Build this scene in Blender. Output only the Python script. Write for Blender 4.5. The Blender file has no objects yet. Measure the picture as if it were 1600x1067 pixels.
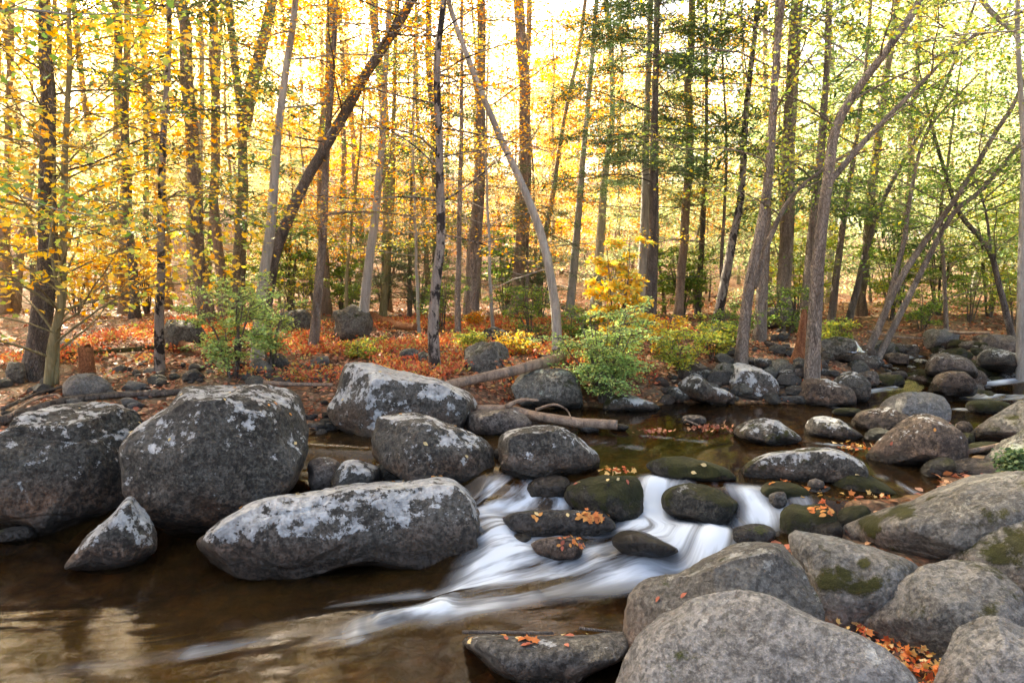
import bpy, math, random
import numpy as np
from mathutils import Vector
from mathutils.bvhtree import BVHTree
R = math.radians
scn = bpy.context.scene
COL = scn.collection
# ------------------------------------------------------------------ camera, sky, sun, exposure
CH, PITCH, FPX = 2.0, R(5.0), 1066.7
cam = bpy.data.cameras.new('camera'); cam.lens = 24; cam.sensor_width = 36
cam.clip_start = .05; cam.clip_end = 3000
co = bpy.data.objects.new('camera', cam); COL.objects.link(co)
co.location = (0, 0, CH); co.rotation_euler = (R(90) - PITCH, 0, 0)
scn.camera = co
SUN_EL, SUN_AZ = R(36), R(322)          # azimuth clockwise from +Y : behind the camera, to the left
world = bpy.data.worlds.new('World'); scn.world = world; world.use_nodes = True
wn = world.node_tree; bg = wn.nodes['Background']
sky = wn.nodes.new('ShaderNodeTexSky'); sky.sky_type = 'NISHITA'; sky.sun_disc = False
sky.sun_elevation = SUN_EL; sky.sun_rotation = SUN_AZ; sky.air_density = .7; sky.dust_density = 6; sky.ozone_density = .3
wn.links.new(sky.outputs[0], bg.inputs[0]); bg.inputs[1].default_value = .15
sl = bpy.data.lights.new('sun', 'SUN'); sl.energy = 5; sl.angle = R(.6); sl.color = (1, .93, .80)
so = bpy.data.objects.new('sun', sl); COL.objects.link(so)
sdir = Vector((math.sin(SUN_AZ) * math.cos(SUN_EL), math.cos(SUN_AZ) * math.cos(SUN_EL), math.sin(SUN_EL)))
so.rotation_euler = sdir.to_track_quat('Z', 'Y').to_euler()
scn.view_settings.view_transform = 'Standard'; scn.view_settings.look = 'None'
scn.view_settings.exposure = 2.95; scn.view_settings.gamma = 1; scn.view_settings.use_curve_mapping = False
scn.view_settings.use_white_balance = True; scn.view_settings.white_balance_temperature = 7500; scn.view_settings.white_balance_tint = 8
scn.render.engine = 'CYCLES'
cy = scn.cycles
cy.max_bounces = 6; cy.diffuse_bounces = 3; cy.glossy_bounces = 3; cy.transmission_bounces = 4; cy.transparent_max_bounces = 8
cy.use_denoising = True; cy.caustics_reflective = False; cy.caustics_refractive = False; cy.sample_clamp_indirect = 4

# ------------------------------------------------------------------ helpers
def ray(px, py):
    f = np.array([0, math.cos(PITCH), -math.sin(PITCH)]); u = np.array([0, math.sin(PITCH), math.cos(PITCH)])
    d = FPX * f + (px - 800) * np.array([1., 0, 0]) + (533.5 - py) * u
    return d / d[1]
CAM = np.array([0, 0, CH])
def P(px, py, z):
    d = ray(px, py); return CAM + d * ((z - CH) / d[2])
def AT(px, py, Y): return CAM + ray(px, py) * Y
def ss(x, a, b):
    t = np.clip((x - a) / (b - a), 0, 1); return t * t * (3 - 2 * t)
_rp = np.random.RandomState(7); PERM = np.tile(_rp.permutation(256), 3)
GR = _rp.randn(256, 3); GR /= np.linalg.norm(GR, axis=1)[:, None]
def noise3(p):
    p = np.asarray(p, float); i = np.floor(p).astype(int); f = p - i; i &= 255
    u = f * f * f * (f * (f * 6 - 15) + 10); out = 0
    for dx in (0, 1):
        for dy in (0, 1):
            for dz in (0, 1):
                h = PERM[PERM[PERM[i[..., 0] + dx] + i[..., 1] + dy] + i[..., 2] + dz]
                g = GR[h]; d = f - np.array([dx, dy, dz])
                w = (u[..., 0] if dx else 1 - u[..., 0]) * (u[..., 1] if dy else 1 - u[..., 1]) * (u[..., 2] if dz else 1 - u[..., 2])
                out = out + w * (g * d).sum(-1)
    return out * 1.5
def fbm(p, o=4, l=2.1, g=.5):
    p = np.asarray(p, float); a, s = 1., 0.
    for k in range(o): s = s + a * noise3(p + 17.3 * k); p = p * l; a *= g
    return s
def n2(x, y, s, seed=0, o=3): return fbm(np.stack([x * s, y * s, np.full_like(x, seed + .37)], -1), o)

HAZE = 0
def tag(o, label, cat, group=None, kind=None):
    if label: o['label'] = label
    if cat: o['category'] = cat
    if group: o['group'] = group
    if kind: o['kind'] = kind
    return o
def link(name, me, mat=None, parent=None, loc=None):
    o = bpy.data.objects.new(name, me)
    if mat and not me.materials: me.materials.append(mat)
    if parent: o.parent = parent
    if loc is not None: o.location = loc
    COL.objects.link(o); return o
def empty(name, loc):
    o = bpy.data.objects.new(name, None); o.location = loc; o.empty_display_size = .2; COL.objects.link(o); return o
def npmesh(name, v, faces, nper, smooth=True):
    """v (N,3); faces flat int array; nper: face sizes (int or array)"""
    me = bpy.data.meshes.new(name); v = np.asarray(v, np.float32); faces = np.asarray(faces, np.int32).ravel()
    nf = len(faces) // nper if np.isscalar(nper) else len(nper)
    tot = np.full(nf, nper, np.int32) if np.isscalar(nper) else np.asarray(nper, np.int32)
    me.vertices.add(len(v)); me.vertices.foreach_set('co', v.ravel())
    me.loops.add(len(faces)); me.loops.foreach_set('vertex_index', faces)
    me.polygons.add(nf); st = np.concatenate([[0], np.cumsum(tot)[:-1]]).astype(np.int32)
    me.polygons.foreach_set('loop_start', st); me.polygons.foreach_set('loop_total', tot)
    me.update(calc_edges=True)
    if smooth: me.polygons.foreach_set('use_smooth', np.ones(nf, bool))
    me.validate(); return me
def fattr(me, name, arr):
    a = me.attributes.new(name, 'FLOAT', 'POINT'); a.data.foreach_set('value', np.asarray(arr, np.float32).ravel())

# ------------------------------------------------------------------ node helper
class NT:
    def __init__(s, name):
        s.m = bpy.data.materials.new(name); s.m.use_nodes = True; s.t = s.m.node_tree
        s.t.nodes.clear(); s.out = s.n('OutputMaterial')
    def n(s, typ, ins=None, **kw):
        nd = s.t.nodes.new('ShaderNode' + typ)
        for k, v in kw.items(): setattr(nd, k, v)
        for k, v in (ins or {}).items():
            if isinstance(v, bpy.types.NodeSocket): s.t.links.new(v, nd.inputs[k])
            else: nd.inputs[k].default_value = v
        return nd
    def noise(s, vec, scale, detail=4, rough=.55, dist=0):
        return s.n('TexNoise', {'Vector': vec, 'Scale': scale, 'Detail': detail, 'Roughness': rough, 'Distortion': dist}).outputs[0]
    def math(s, op, a, b=0., c=0., clamp=False):
        nd = s.n('Math', {0: a, 1: b, 2: c}, operation=op); nd.use_clamp = clamp; return nd.outputs[0]
    def ramp(s, fac, stops, interp='LINEAR'):
        nd = s.n('ValToRGB', {'Fac': fac}); cr = nd.color_ramp; cr.interpolation = interp
        while len(cr.elements) < len(stops): cr.elements.new(.5)
        for e, (p, c) in zip(cr.elements, stops):
            e.position = p; e.color = (c, c, c, 1) if not hasattr(c, '__len__') else (*c, 1)
        return nd.outputs[0]
    def mix(s, fac, a, b):
        nd = s.n('Mix', data_type='RGBA')
        for k, v in ((0, fac), (6, a), (7, b)):
            if isinstance(v, bpy.types.NodeSocket): s.t.links.new(v, nd.inputs[k])
            else: nd.inputs[k].default_value = v if k == 0 else (*v, 1)
        return nd.outputs[2]
    def mapv(s, vec, scale=(1, 1, 1), loc=(0, 0, 0)):
        return s.n('Mapping', {'Vector': vec, 'Scale': scale, 'Location': loc}).outputs[0]
    def attr(s, name): return s.n('Attribute', attribute_name=name).outputs['Fac']
    def coord(s, rnd=True):
        v = s.n('TexCoord').outputs['Object']
        if not rnd: return v
        r = s.n('ObjectInfo').outputs['Random']
        return s.n('VectorMath', {0: v, 1: s.n('CombineXYZ', {0: s.math('MULTIPLY', r, 37.), 1: s.math('MULTIPLY', r, 91.), 2: s.math('MULTIPLY', r, 13.)}).outputs[0]}).outputs[0]
    def finish(s, col, rough=.8, bump=None, bs=.5, bd=.02, spec=.3, shader=None):
        if shader is None:
            ins = {'Base Color': col, 'Roughness': rough, 'Specular IOR Level': spec}
            if not isinstance(col, bpy.types.NodeSocket): ins['Base Color'] = (*col, 1)
            if bump is not None: ins['Normal'] = s.n('Bump', {'Height': bump, 'Strength': bs, 'Distance': bd}).outputs[0]
            shader = s.n('BsdfPrincipled', ins).outputs[0]
        s.t.links.new(shader, s.out.inputs[0]); return s.m

def rock_mat(name, dark, light, lich=.5, moss=0., brown=.3, wetrough=.25, lichcol=(.50, .51, .50), streak=False, mosscol=(.07, .085, .015), grit=.6):
    m = NT(name); v = m.coord()
    vb = m.mapv(v, (1, 1, 2.2)) if streak else v
    big = m.noise(vb, 1.6, 5, .6, .6); mid = m.noise(vb, 7, 6, .65); fine = m.noise(v, 60, 4, .7)
    tone = m.math('ADD', m.math('MULTIPLY', big, .55), m.math('MULTIPLY', mid, .45))
    col = m.mix(m.ramp(tone, [(.36, 0.), (.62, 1.)]), dark, light)
    nz = m.n('SeparateXYZ', {0: m.n('NewGeometry').outputs['Normal']}).outputs[2]
    up = m.math('MULTIPLY_ADD', nz, .5, .5)
    wet = m.attr('wet')
    # brown underside staining of old water marks
    br = m.math('MULTIPLY', m.ramp(m.noise(v, 2.3, 4, .6, .3), [(.35, 0.), (.6, 1.)]), m.math('MULTIPLY', m.attr('low'), brown), clamp=True)
    col = m.mix(br, col, (.20, .095, .045))
    # fine speckle
    sp = m.ramp(m.noise(v, 52, 5, .85), [(.46, 0.), (.60, 1.)])
    col = m.mix(m.math('MULTIPLY', sp, .22 + grit * .38), col, tuple(min(.8, c * 2.1 + .02) for c in light))
    dk = m.ramp(m.noise(v, 30, 6, .85), [(.38, 1.), (.48, 0.)])
    col = m.mix(m.math('MULTIPLY', dk, grit), col, tuple(c * .35 for c in dark))
    gr = m.math('MULTIPLY', m.ramp(m.noise(v, 15, 7, .78, .2), [(.44, 1.), (.56, 0.)]), m.ramp(m.noise(v, 2.1, 3), [(.35, .25), (.6, .85)]))
    col = m.mix(m.math('MULTIPLY', gr, min(1., grit * 1.6)), col, tuple(c * .42 for c in dark))
    # lichen: crusty patches, mostly on tops
    ln = m.math('ADD', m.noise(v, 3.6, 8, .78, .25), m.math('MULTIPLY', m.math('SUBTRACT', m.noise(v, 22, 5, .7), .5), .35))
    vor = m.n('TexVoronoi', {'Vector': m.n('VectorMath', {0: v, 1: m.n('VectorMath', {0: m.n('TexNoise', {'Vector': v, 'Scale': 9., 'Detail': 3.}).outputs[1], 1: (.12, .12, .12)}, operation='MULTIPLY').outputs[0]}).outputs[0], 'Scale': 11.}).outputs[0]
    ln = m.math('SUBTRACT', ln, m.math('MULTIPLY', vor, .16))
    th = .64 - .20 * lich
    lf = m.math('ADD', ln, m.math('MULTIPLY', m.math('SUBTRACT', up, .8), .32))
    lf = m.math('SUBTRACT', lf, m.math('MULTIPLY', wet, .5))
    lk = m.ramp(lf, [(th, 0.), (th + .035, 1.)])
    lc = m.mix(m.ramp(m.noise(v, 16, 3), [(.4, 0.), (.65, 1.)]), lichcol, tuple(c * .62 for c in lichcol))
    if lich > 0: col = m.mix(m.math('MULTIPLY', lk, .9), col, lc)
    rough = m.math('SUBTRACT', .82, m.math('MULTIPLY', wet, .82 - wetrough))
    hb = m.math('ADD', m.math('MULTIPLY', mid, .6), m.math('ADD', m.math('MULTIPLY', fine, .16), m.math('MULTIPLY', dk, -.10)))
    hb = m.math('ADD', hb, m.math('MULTIPLY', lk, .05 if lich > 0 else 0.))
    wm = m.math('MULTIPLY', wet, .88)
    if moss > 0:
        mn = m.math('ADD', m.math('ADD', m.noise(v, 2.6, 6, .72, .3), m.math('MULTIPLY_ADD', m.attr('mossp'), .24, m.math('MULTIPLY_ADD', m.noise(v, 17, 5, .8), .3, -.15))), m.math('MULTIPLY', m.math('SUBTRACT', up, .6), .2))
        mk = m.ramp(mn, [(.72 - .38 * moss, 0.), (.80 - .38 * moss, 1.)])
        mf = m.noise(v, 140, 3, .8)
        mc = m.mix(m.ramp(m.math('ADD', m.math('MULTIPLY', mf, .5), m.math('MULTIPLY', m.noise(v, 6), .5)), [(.35, 0.), (.62, 1.)]), tuple(c * .3 for c in mosscol), mosscol)
        col = m.mix(mk, col, mc)
        hb = m.math('ADD', hb, m.math('MULTIPLY', m.math('MULTIPLY', mk, mf), .5))
    col = m.mix(wm, col, (.012, .010, .007))
    return m.finish(col, rough, m.math('ADD', hb, m.math('MULTIPLY', gr, -.08)), 1., .05, .35)
MR = {
 'lichen': rock_mat('rock_lichen', (.028, .026, .021), (.085, .079, .066), .85, 0, .7),
 'lichen_heavy': rock_mat('rock_lichen_heavy', (.035, .032, .026), (.10, .092, .078), 1.25, .05, .7),
 'granite': rock_mat('rock_granite', (.085, .082, .076), (.19, .185, .172), .35, .05, .3, streak=True, lichcol=(.36, .36, .33), grit=.28),
 'granite_dark': rock_mat('rock_granite_dark', (.052, .048, .041), (.125, .117, .10), .6, .15, .5, streak=True, lichcol=(.30, .30, .27), grit=.28),
 'granite_moss': rock_mat('rock_granite_moss', (.08, .074, .062), (.18, .17, .148), .35, .28, .3, lichcol=(.3, .3, .26), mosscol=(.065, .065, .008), grit=.28),
 'moss': rock_mat('rock_moss', (.018, .017, .013), (.05, .046, .035), .3, .72, .3, mosscol=(.045, .047, .007)),
 'moss_lichen': rock_mat('rock_moss_lichen', (.035, .031, .025), (.09, .082, .068), 1.15, .42, .5, mosscol=(.06, .058, .007)),
 'brown': rock_mat('rock_brown', (.045, .031, .022), (.115, .085, .064), .5, .08, .6),
 'dark': rock_mat('rock_dark', (.014, .013, .012), (.042, .039, .036), .25, .3, .2, wetrough=.18),
 'slab': rock_mat('rock_slab', (.035, .032, .028), (.09, .085, .075), .3, .1, .4),
 'pinkish': rock_mat('rock_pinkish', (.065, .05, .04), (.14, .117, .098), .45, .06, .4),
 'forest': rock_mat('rock_forest', (.07, .066, .053), (.155, .148, .125), .6, .32, .2, lichcol=(.28, .31, .26), mosscol=(.05, .06, .018)),
}

# ------------------------------------------------------------------ terrain and water levels
def ledge_y(x): return np.interp(x, [-2, -1.3, -.45, 0, 1.1, 2.0, 2.6, 3.5], [6.7, 6.6, 5.75, 5.65, 5.5, 5.2, 4.9, 4.7])
def water_z(x, y):
    x = np.asarray(x, float); y = np.asarray(y, float); d = ledge_y(x) - y
    z = .4 - .2 * ss(d, 0, .42) - .2 * ss(d, .55, 1.45)
    z = z + .13 * ss(y, 9.2, 10.6) + .14 * ss(y, 11, 12.6) + .2 * ss(y, 13, 15)
    return z
def PW(px, py):
    z = .2
    for k in range(12):
        p = P(px, py, z); z = .5 * z + .5 * float(water_z(p[0], p[1]))
    return P(px, py, z)
WET = [(-13, .3), (-13, 6.0), (-6, 6.3)] + [tuple(PW(*q)[:2]) for q in [(190, 795), (330, 790), (470, 775)]] + \
 [tuple(P(*q)[:2]) for q in [(478, 725, .36), (482, 683, .4), (530, 664, .4), (600, 684, .4), (700, 684, .4), (775, 668, .4), (830, 640, .4), (930, 638, .4), (1010, 641, .4), (1060, 631, .4), (1240, 634, .4), (1335, 630, .41),
   (1385, 600, .5), (1375, 578, .62), (1400, 562, .7), (1412, 550, .75), (1440, 548, .75), (1450, 565, .68), (1440, 590, .55), (1530, 603, .5), (1530, 580, .62), (1570, 570, .7), (1630, 562, .75)]] + \
 [(14, 13.2), (14, 9.2)] + [tuple(P(*q)[:2]) for q in [(1600, 640, .42), (1530, 690, .4), (1440, 745, .4), (1390, 778, .38), (1325, 800, .25), (1260, 845, .12), (1150, 880, .03), (1010, 925, 0), (962, 1000, 0), (950, 1080, 0)]] + [(.45, .3)]
WET = np.array(WET)
def polydist(x, y, poly):
    d = np.full(x.shape, 1e9); ins = np.zeros(x.shape, bool); n = len(poly)
    for i in range(n):
        ax, ay = poly[i]; bx, by = poly[(i + 1) % n]; ex, ey = bx - ax, by - ay
        t = np.clip(((x - ax) * ex + (y - ay) * ey) / (ex * ex + ey * ey + 1e-12), 0, 1)
        d = np.minimum(d, np.hypot(x - ax - t * ex, y - ay - t * ey))
        c = ((ay > y) != (by > y)); 
        with np.errstate(divide='ignore', invalid='ignore'): xi = ex * (y - ay) / (ey if ey else 1e-12) + ax
        ins ^= c & (x < xi)
    return np.where(ins, -d, d)       # negative inside
def ground(x, y):
    x = np.asarray(x, float); y = np.asarray(y, float)
    near = (np.abs(x) < 16) & (y > -2) & (y < 18)
    sd = np.full(x.shape, 5.)
    if near.any(): sd[near] = polydist(x[near], y[near], WET) + .10 * n2(x[near], y[near], 2.2, 3)
    F = np.interp(y, [-2, 3, 6, 7, 8.5, 11, 14, 24, 28, 35, 50, 70, 100, 400], [.02, .0, .22, .5, .68, .88, 1.05, 1.35, 1.7, 3.2, 8.5, 17, 25, 32])
    ang = x / np.maximum(y, 6)
    F = F - (F - 2.0).clip(0) * (.38 * ss(ang, -.3, .05) + .36 * ss(ang, .25, .6))
    F = F + ss(x, 3.2, 6) * ss(y, 8, 3) * .3 + ss(np.abs(x), 12, 60) * 7 * ss(y, 40, 0)
    F = F + .0 + ss(y, 7, 9) * (.08 * n2(x, y, .8, 5) + .05 * n2(x, y, 3, 9)) + ss(y, 20, 60) * .9 * n2(x, y, .06, 2)
    F = F + .03 * n2(x, y, 5, 11)
    back = np.interp(-y, [3, 8, 26, 34, 300], [0, 2.0, HILL, HILL + 2.5, HILL + 12])
    F = F + back * (1 + .07 * n2(x, y, .09, 4))
    W = water_z(x, y)
    bed = W - .05 - .28 * ss(-sd, 0, .9) + .05 * n2(x, y, 3.0, 21)
    bank = W + (np.maximum(F, W + .06) - W) * ss(sd, -.05, .9)
    return np.where(sd < 0, bed, bank) - .06 * ss(-np.abs(sd), -.15, 0)
HILL = 2.0
def G(x, y): return float(ground(np.array([x]), np.array([y]))[0])
def PG(px, py):
    d = ray(px, py); ys = np.concatenate([np.arange(2, 25, .04), np.arange(25, 120, .3)])
    pts = CAM[None] + d[None] * ys[:, None]
    g = ground(pts[:, 0], pts[:, 1]); hit = np.where(pts[:, 2] <= g)[0]
    k = hit[0] if len(hit) else 600
    return pts[k]
def axis(a, b, fine0, fine1, h, grow):
    out = list(np.arange(fine0, fine1 + h / 2, h)); s = h; v = out[-1]
    while v < b: s = min(s * grow, 14); v += s; out.append(v)
    s = h; v = out[0]; pre = []
    while v > a: s = min(s * grow, 14); v -= s; pre.append(v)
    return np.array(pre[::-1] + out)
gx = axis(-420, 420, -6.5, 8.5, .055, 1.035); gy = axis(-330, 520, 1.2, 15.5, .055, 1.035)
XX, YY = np.meshgrid(gx, gy)
ZZ = ground(XX.ravel(), YY.ravel())
def gridfaces(nx, ny):
    i = np.arange(nx * ny).reshape(ny, nx)
    return np.stack([i[:-1, :-1], i[:-1, 1:], i[1:, 1:], i[1:, :-1]], -1).reshape(-1, 4)
gme = npmesh('ground', np.stack([XX.ravel(), YY.ravel(), ZZ], -1), gridfaces(len(gx), len(gy)), 4)
def sdnear(x, y):
    sd = np.full(x.shape, 5.); near = (np.abs(x) < 16) & (y > -2) & (y < 18)
    sd[near] = polydist(x[near], y[near], WET); return sd
fattr(gme, 'bed', ss(-sdnear(XX.ravel(), YY.ravel()), -.25, .0))
m = NT('forest_floor'); v = m.n('TexCoord').outputs['Object']
warp = m.n('VectorMath', {0: v, 1: m.n('VectorMath', {0: m.n('TexNoise', {'Vector': v, 'Scale': 8.}).outputs[1], 1: (.1, .1, .1)}, operation='MULTIPLY').outputs[0]}).outputs[0]
vo = m.n('TexVoronoi', {'Vector': warp, 'Scale': 17.})
lcol = m.ramp(m.n('SeparateColor', {0: vo.outputs['Color']}).outputs[0], [(0, (.12, .05, .03)), (.25, (.27, .10, .05)), (.5, (.19, .10, .06)), (.7, (.35, .17, .09)), (.88, (.30, .20, .12))], 'CONSTANT')
lcol = m.mix(m.ramp(vo.outputs['Distance'], [(.25, 0.), (.62, .85)]), lcol, (.05, .03, .02))
soil = m.mix(m.ramp(m.noise(v, .5, 5), [(.42, 0.), (.6, 1.)]), (.15, .10, .065), (.26, .21, .13))
lcol = m.mix(m.ramp(m.noise(v, 1.4, 5, .6), [(.35, .75), (.6, 0.)]), lcol, soil)
bedc = m.mix(m.ramp(m.noise(v, 2.2, 5, .6), [(.35, 0.), (.62, 1.)]), (.05, .03, .012), (.30, .16, .045))
vb = m.n('TexVoronoi', {'Vector': warp, 'Scale': 6.})
bedc = m.mix(m.ramp(vb.outputs['Distance'], [(.1, 0.), (.7, .8)]), bedc, (.03, .018, .008))
col = m.mix(m.attr('bed'), lcol, bedc)
hb = m.math('ADD', m.math('MULTIPLY', vo.outputs['Distance'], -.6), m.noise(v, 6, 6, .7))
link('ground', gme, m.finish(col, .9, hb, .8, .05, .15))['kind'] = 'structure'

# ---- water sheet
hx = np.arange(-9.5, 10.5, .035); hy = np.arange(.9, 15.5, .035)
WX, WY = np.meshgrid(hx, hy); sdw = sdnear(WX.ravel(), WY.ravel())
# main current: arc length and offset from it
CUR = np.array([tuple(PW(*q)[:2]) for q in [(1590, 600), (1370, 625), (1200, 660), (1080, 705), (1022, 750), (1015, 800), (1040, 835), (900, 885), (750, 925), (560, 965), (250, 1015)]] + [(-8, 2.6), (-12, 2.2)])
def along(x, y, path):
    best = np.full(x.shape, 1e9); U = np.zeros(x.shape); V = np.zeros(x.shape); s0 = 0
    num = np.zeros(x.shape); den = np.zeros(x.shape); nu = np.zeros(x.shape)
    for i in range(len(path) - 1):
        a, b = path[i], path[i + 1]; e = b - a; L = np.hypot(*e)
        t = np.clip(((x - a[0]) * e[0] + (y - a[1]) * e[1]) / L ** 2, 0, 1)
        dx, dy = x - a[0] - t * e[0], y - a[1] - t * e[1]; d2 = dx * dx + dy * dy + .02
        sg = (e[0] * (y - a[1]) - e[1] * (x - a[0])) / L
        w = 1 / d2 ** 3; num += w * sg; nu += w * (s0 + t * L); den += w; s0 += L
    return nu / den, num / den
UU, VV = along(WX.ravel(), WY.ravel(), CUR)
FOAM = [ # px,py -> px,py, half width px, strength : white water
 (1022, 765, 1015, 822, 22, 1.15), (1000, 842, 1110, 838, 30, 1.15), (1165, 775, 1180, 800, 8, .35), (1185, 800, 1110, 848, 15, .6), (1010, 765, 1060, 757, 8, .5),
 (905, 850, 760, 905, 36, .95), (1090, 880, 940, 880, 24, .6), (990, 880, 860, 900, 26, .55), (770, 770, 850, 765, 12, .9), (745, 800, 800, 870, 30, .85), (760, 785, 860, 785, 12, .95), (860, 770, 880, 790, 10, .9),
 (780, 835, 775, 900, 22, .8), (870, 800, 780, 790, 10, .5), (1160, 735, 1250, 748, 8, .35), (1130, 760, 1200, 770, 12, .5), (1255, 790, 1200, 815, 12, .7), (1030, 720, 1080, 760, 9, .3),
 (760, 905, 690, 945, 26, .85), (690, 950, 560, 985, 15, .55), (560, 990, 300, 1020, 14, .3), (650, 930, 520, 945, 12, .3), (300, 1022, 60, 1050, 14, .12), (830, 930, 720, 960, 14, .45), (690, 945, 720, 925, 14, .55),
 (700, 960, 590, 975, 6, .9), (640, 1010, 450, 1045, 8, .25), (420, 890, 480, 885, 6, .15),
 (1490, 618, 1600, 622, 9, 1.2), (1530, 602, 1600, 592, 8, .8), (1500, 640, 1600, 645, 6, .6), (1410, 560, 1435, 556, 5, .8), (1340, 615, 1400, 605, 5, .55), (1490, 640, 1560, 640, 4, .4), (1380, 745, 1440, 775, 9, .35), (1260, 690, 1340, 700, 5, .4), (1240, 628, 1330, 640, 5, .25), (930, 690, 1000, 700, 10, .22), (1000, 680, 1100, 690, 6, .2)]
mask = np.zeros(len(UU)); x_, y_ = WX.ravel(), WY.ravel()
for a, b, c, d, w, s in FOAM:
    p, q = PW(a, b)[:2], PW(c, d)[:2]; e = q - p; Y = (p[1] + q[1]) / 2
    t = np.clip(((x_ - p[0]) * e[0] + (y_ - p[1]) * e[1]) / (e @ e), 0, 1)
    wx = w / FPX * Y; dx = x_ - p[0] - t * e[0]; dy = (y_ - p[1] - t * e[1])
    ww = wx * 1.3
    dd = np.sqrt(dx ** 2 + (dy / 1.9) ** 2) / ww
    mask = mask * 1 + s * np.exp(-dd ** 2 * 1.6) * (1 - .55 * np.clip(mask, 0, 1))
zz = water_z(x_, y_)
st = fbm(np.stack([UU * 1.1, VV * 7, UU * 0 + 3.3], -1), 3)
zz = zz + (.005 + .02 * np.clip(mask, 0, 1.1)) * st * .7 + .03 * np.clip(mask, 0, 1.2) ** 2
lip = PW(695, 962); dl = np.hypot((x_ - lip[0] + .3) / .55, (y_ - lip[1]) / .16)
zz += .045 * np.exp(-dl ** 2)
keep = sdw < .35
fi = gridfaces(len(hx), len(hy)); fi = fi[keep[fi].all(1)]
used = np.unique(fi); rem = np.zeros(len(zz), int); rem[used] = np.arange(len(used))
wme = npmesh('water', np.stack([x_, y_, zz], -1)[used], rem[fi], 4)
fattr(wme, 'foam', mask[used]); fattr(wme, 'fu', UU[used]); fattr(wme, 'fv', VV[used])
m = NT('stream_water')
uv = m.n('CombineXYZ', {0: m.attr('fu'), 1: m.attr('fv'), 2: 0.}).outputs[0]
s1 = m.noise(m.mapv(uv, (1.0, 5.5, 1)), 1., 4, .5, .5); s2 = m.noise(m.mapv(uv, (1.6, 17, 1)), 1., 3, .6, .6)
sm = m.math('ADD', m.math('MULTIPLY', s1, .78), m.math('MULTIPLY', s2, .22))
f = m.math('MULTIPLY', m.attr('foam'), m.math('MULTIPLY_ADD', sm, 5.0, -1.85))
foam = m.ramp(f, [(.04, 0.), (.45, .28), (1.1, .92)])
obj = m.n('TexCoord').outputs['Object']
rip = m.math('ADD', m.math('MULTIPLY', s1, .6), m.math('MULTIPLY', m.noise(m.mapv(uv, (3, 9, 1)), 1., 3), .4))
bn = m.n('Bump', {'Height': rip, 'Strength': .18, 'Distance': .03}).outputs[0]
murk = m.mix(m.ramp(m.noise(obj, .9, 4), [(.4, 0.), (.62, 1.)]), (.008, .005, .002), (.038, .021, .006))
body = m.n('MixShader', {0: .5, 1: m.n('BsdfTransparent', {0: (.60, .38, .17, 1)}).outputs[0], 2: m.n('BsdfDiffuse', {'Color': murk}).outputs[0]}).outputs[0]
fr = m.n('Fresnel', {'IOR': 1.33, 'Normal': bn}).outputs[0]
wat = m.n('MixShader', {0: fr, 1: body, 2: m.n('BsdfGlossy', {'Color': (.62, .62, .62, 1), 'Roughness': .10, 'Normal': bn}).outputs[0]}).outputs[0]
fo = m.n('BsdfDiffuse', {'Color': (.50, .56, .62, 1)}).outputs[0]
WATM = m.finish(None, shader=m.n('MixShader', {0: foam, 1: wat, 2: fo}).outputs[0])
link('water', wme, WATM)['kind'] = 'structure'

# ---- little cascade between the boulders behind the far bank
c0 = P(1330, 548, .95); uu, vv_ = np.meshgrid(np.linspace(-.2, .2, 14), np.linspace(0, 1, 16)); uu, vv_ = uu.ravel(), vv_.ravel()
cz = .22 * (1 - ss(vv_, .15, .8)) + .02 * n2(uu, vv_, 9, 4); cme = npmesh('cascade', np.stack([uu * .5 * (1 + .5 * vv_), .2 - .4 * vv_, cz * .7], -1), gridfaces(14, 16), 4)
fattr(cme, 'foam', np.full(len(uu), 1.1)); fattr(cme, 'fu', vv_); fattr(cme, 'fv', uu); link('cascade', cme, WATM, loc=c0)['kind'] = 'structure'
# ------------------------------------------------------------------ rocks
def ico(sub):
    import bmesh
    bm = bmesh.new(); bmesh.ops.create_icosphere(bm, subdivisions=sub, radius=1)
    v = np.array([x.co[:] for x in bm.verts]); f = np.array([[y.index for y in x.verts] for x in bm.faces]); bm.free()
    v /= np.linalg.norm(v, axis=1)[:, None]; return v, f
ICO = {s: ico(s) for s in (3, 4, 5, 6, 7)}
def smooth_closed(pts, n=240):
    pts = np.array(pts, float); k = len(pts); out = []
    for i in range(k):
        p0, p1, p2, p3 = pts[i - 1], pts[i], pts[(i + 1) % k], pts[(i + 2) % k]
        for t in np.linspace(0, 1, 12, endpoint=False):
            out.append(.5 * ((2 * p1) + (-p0 + p2) * t + (2 * p0 - 5 * p1 + 4 * p2 - p3) * t * t + (-p0 + 3 * p1 - 3 * p2 + p3) * t ** 3))
    return np.array(out)
ROCKS = {}
def facets(v, rng, n, lo, hi, k=.85):
    for _ in range(n):
        nn = rng.randn(3); nn /= np.linalg.norm(nn); off = rng.uniform(lo, hi)
        s = v @ nn - off; v = v - nn[None] * (np.maximum(s, 0) * k)[:, None]
    return v
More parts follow.
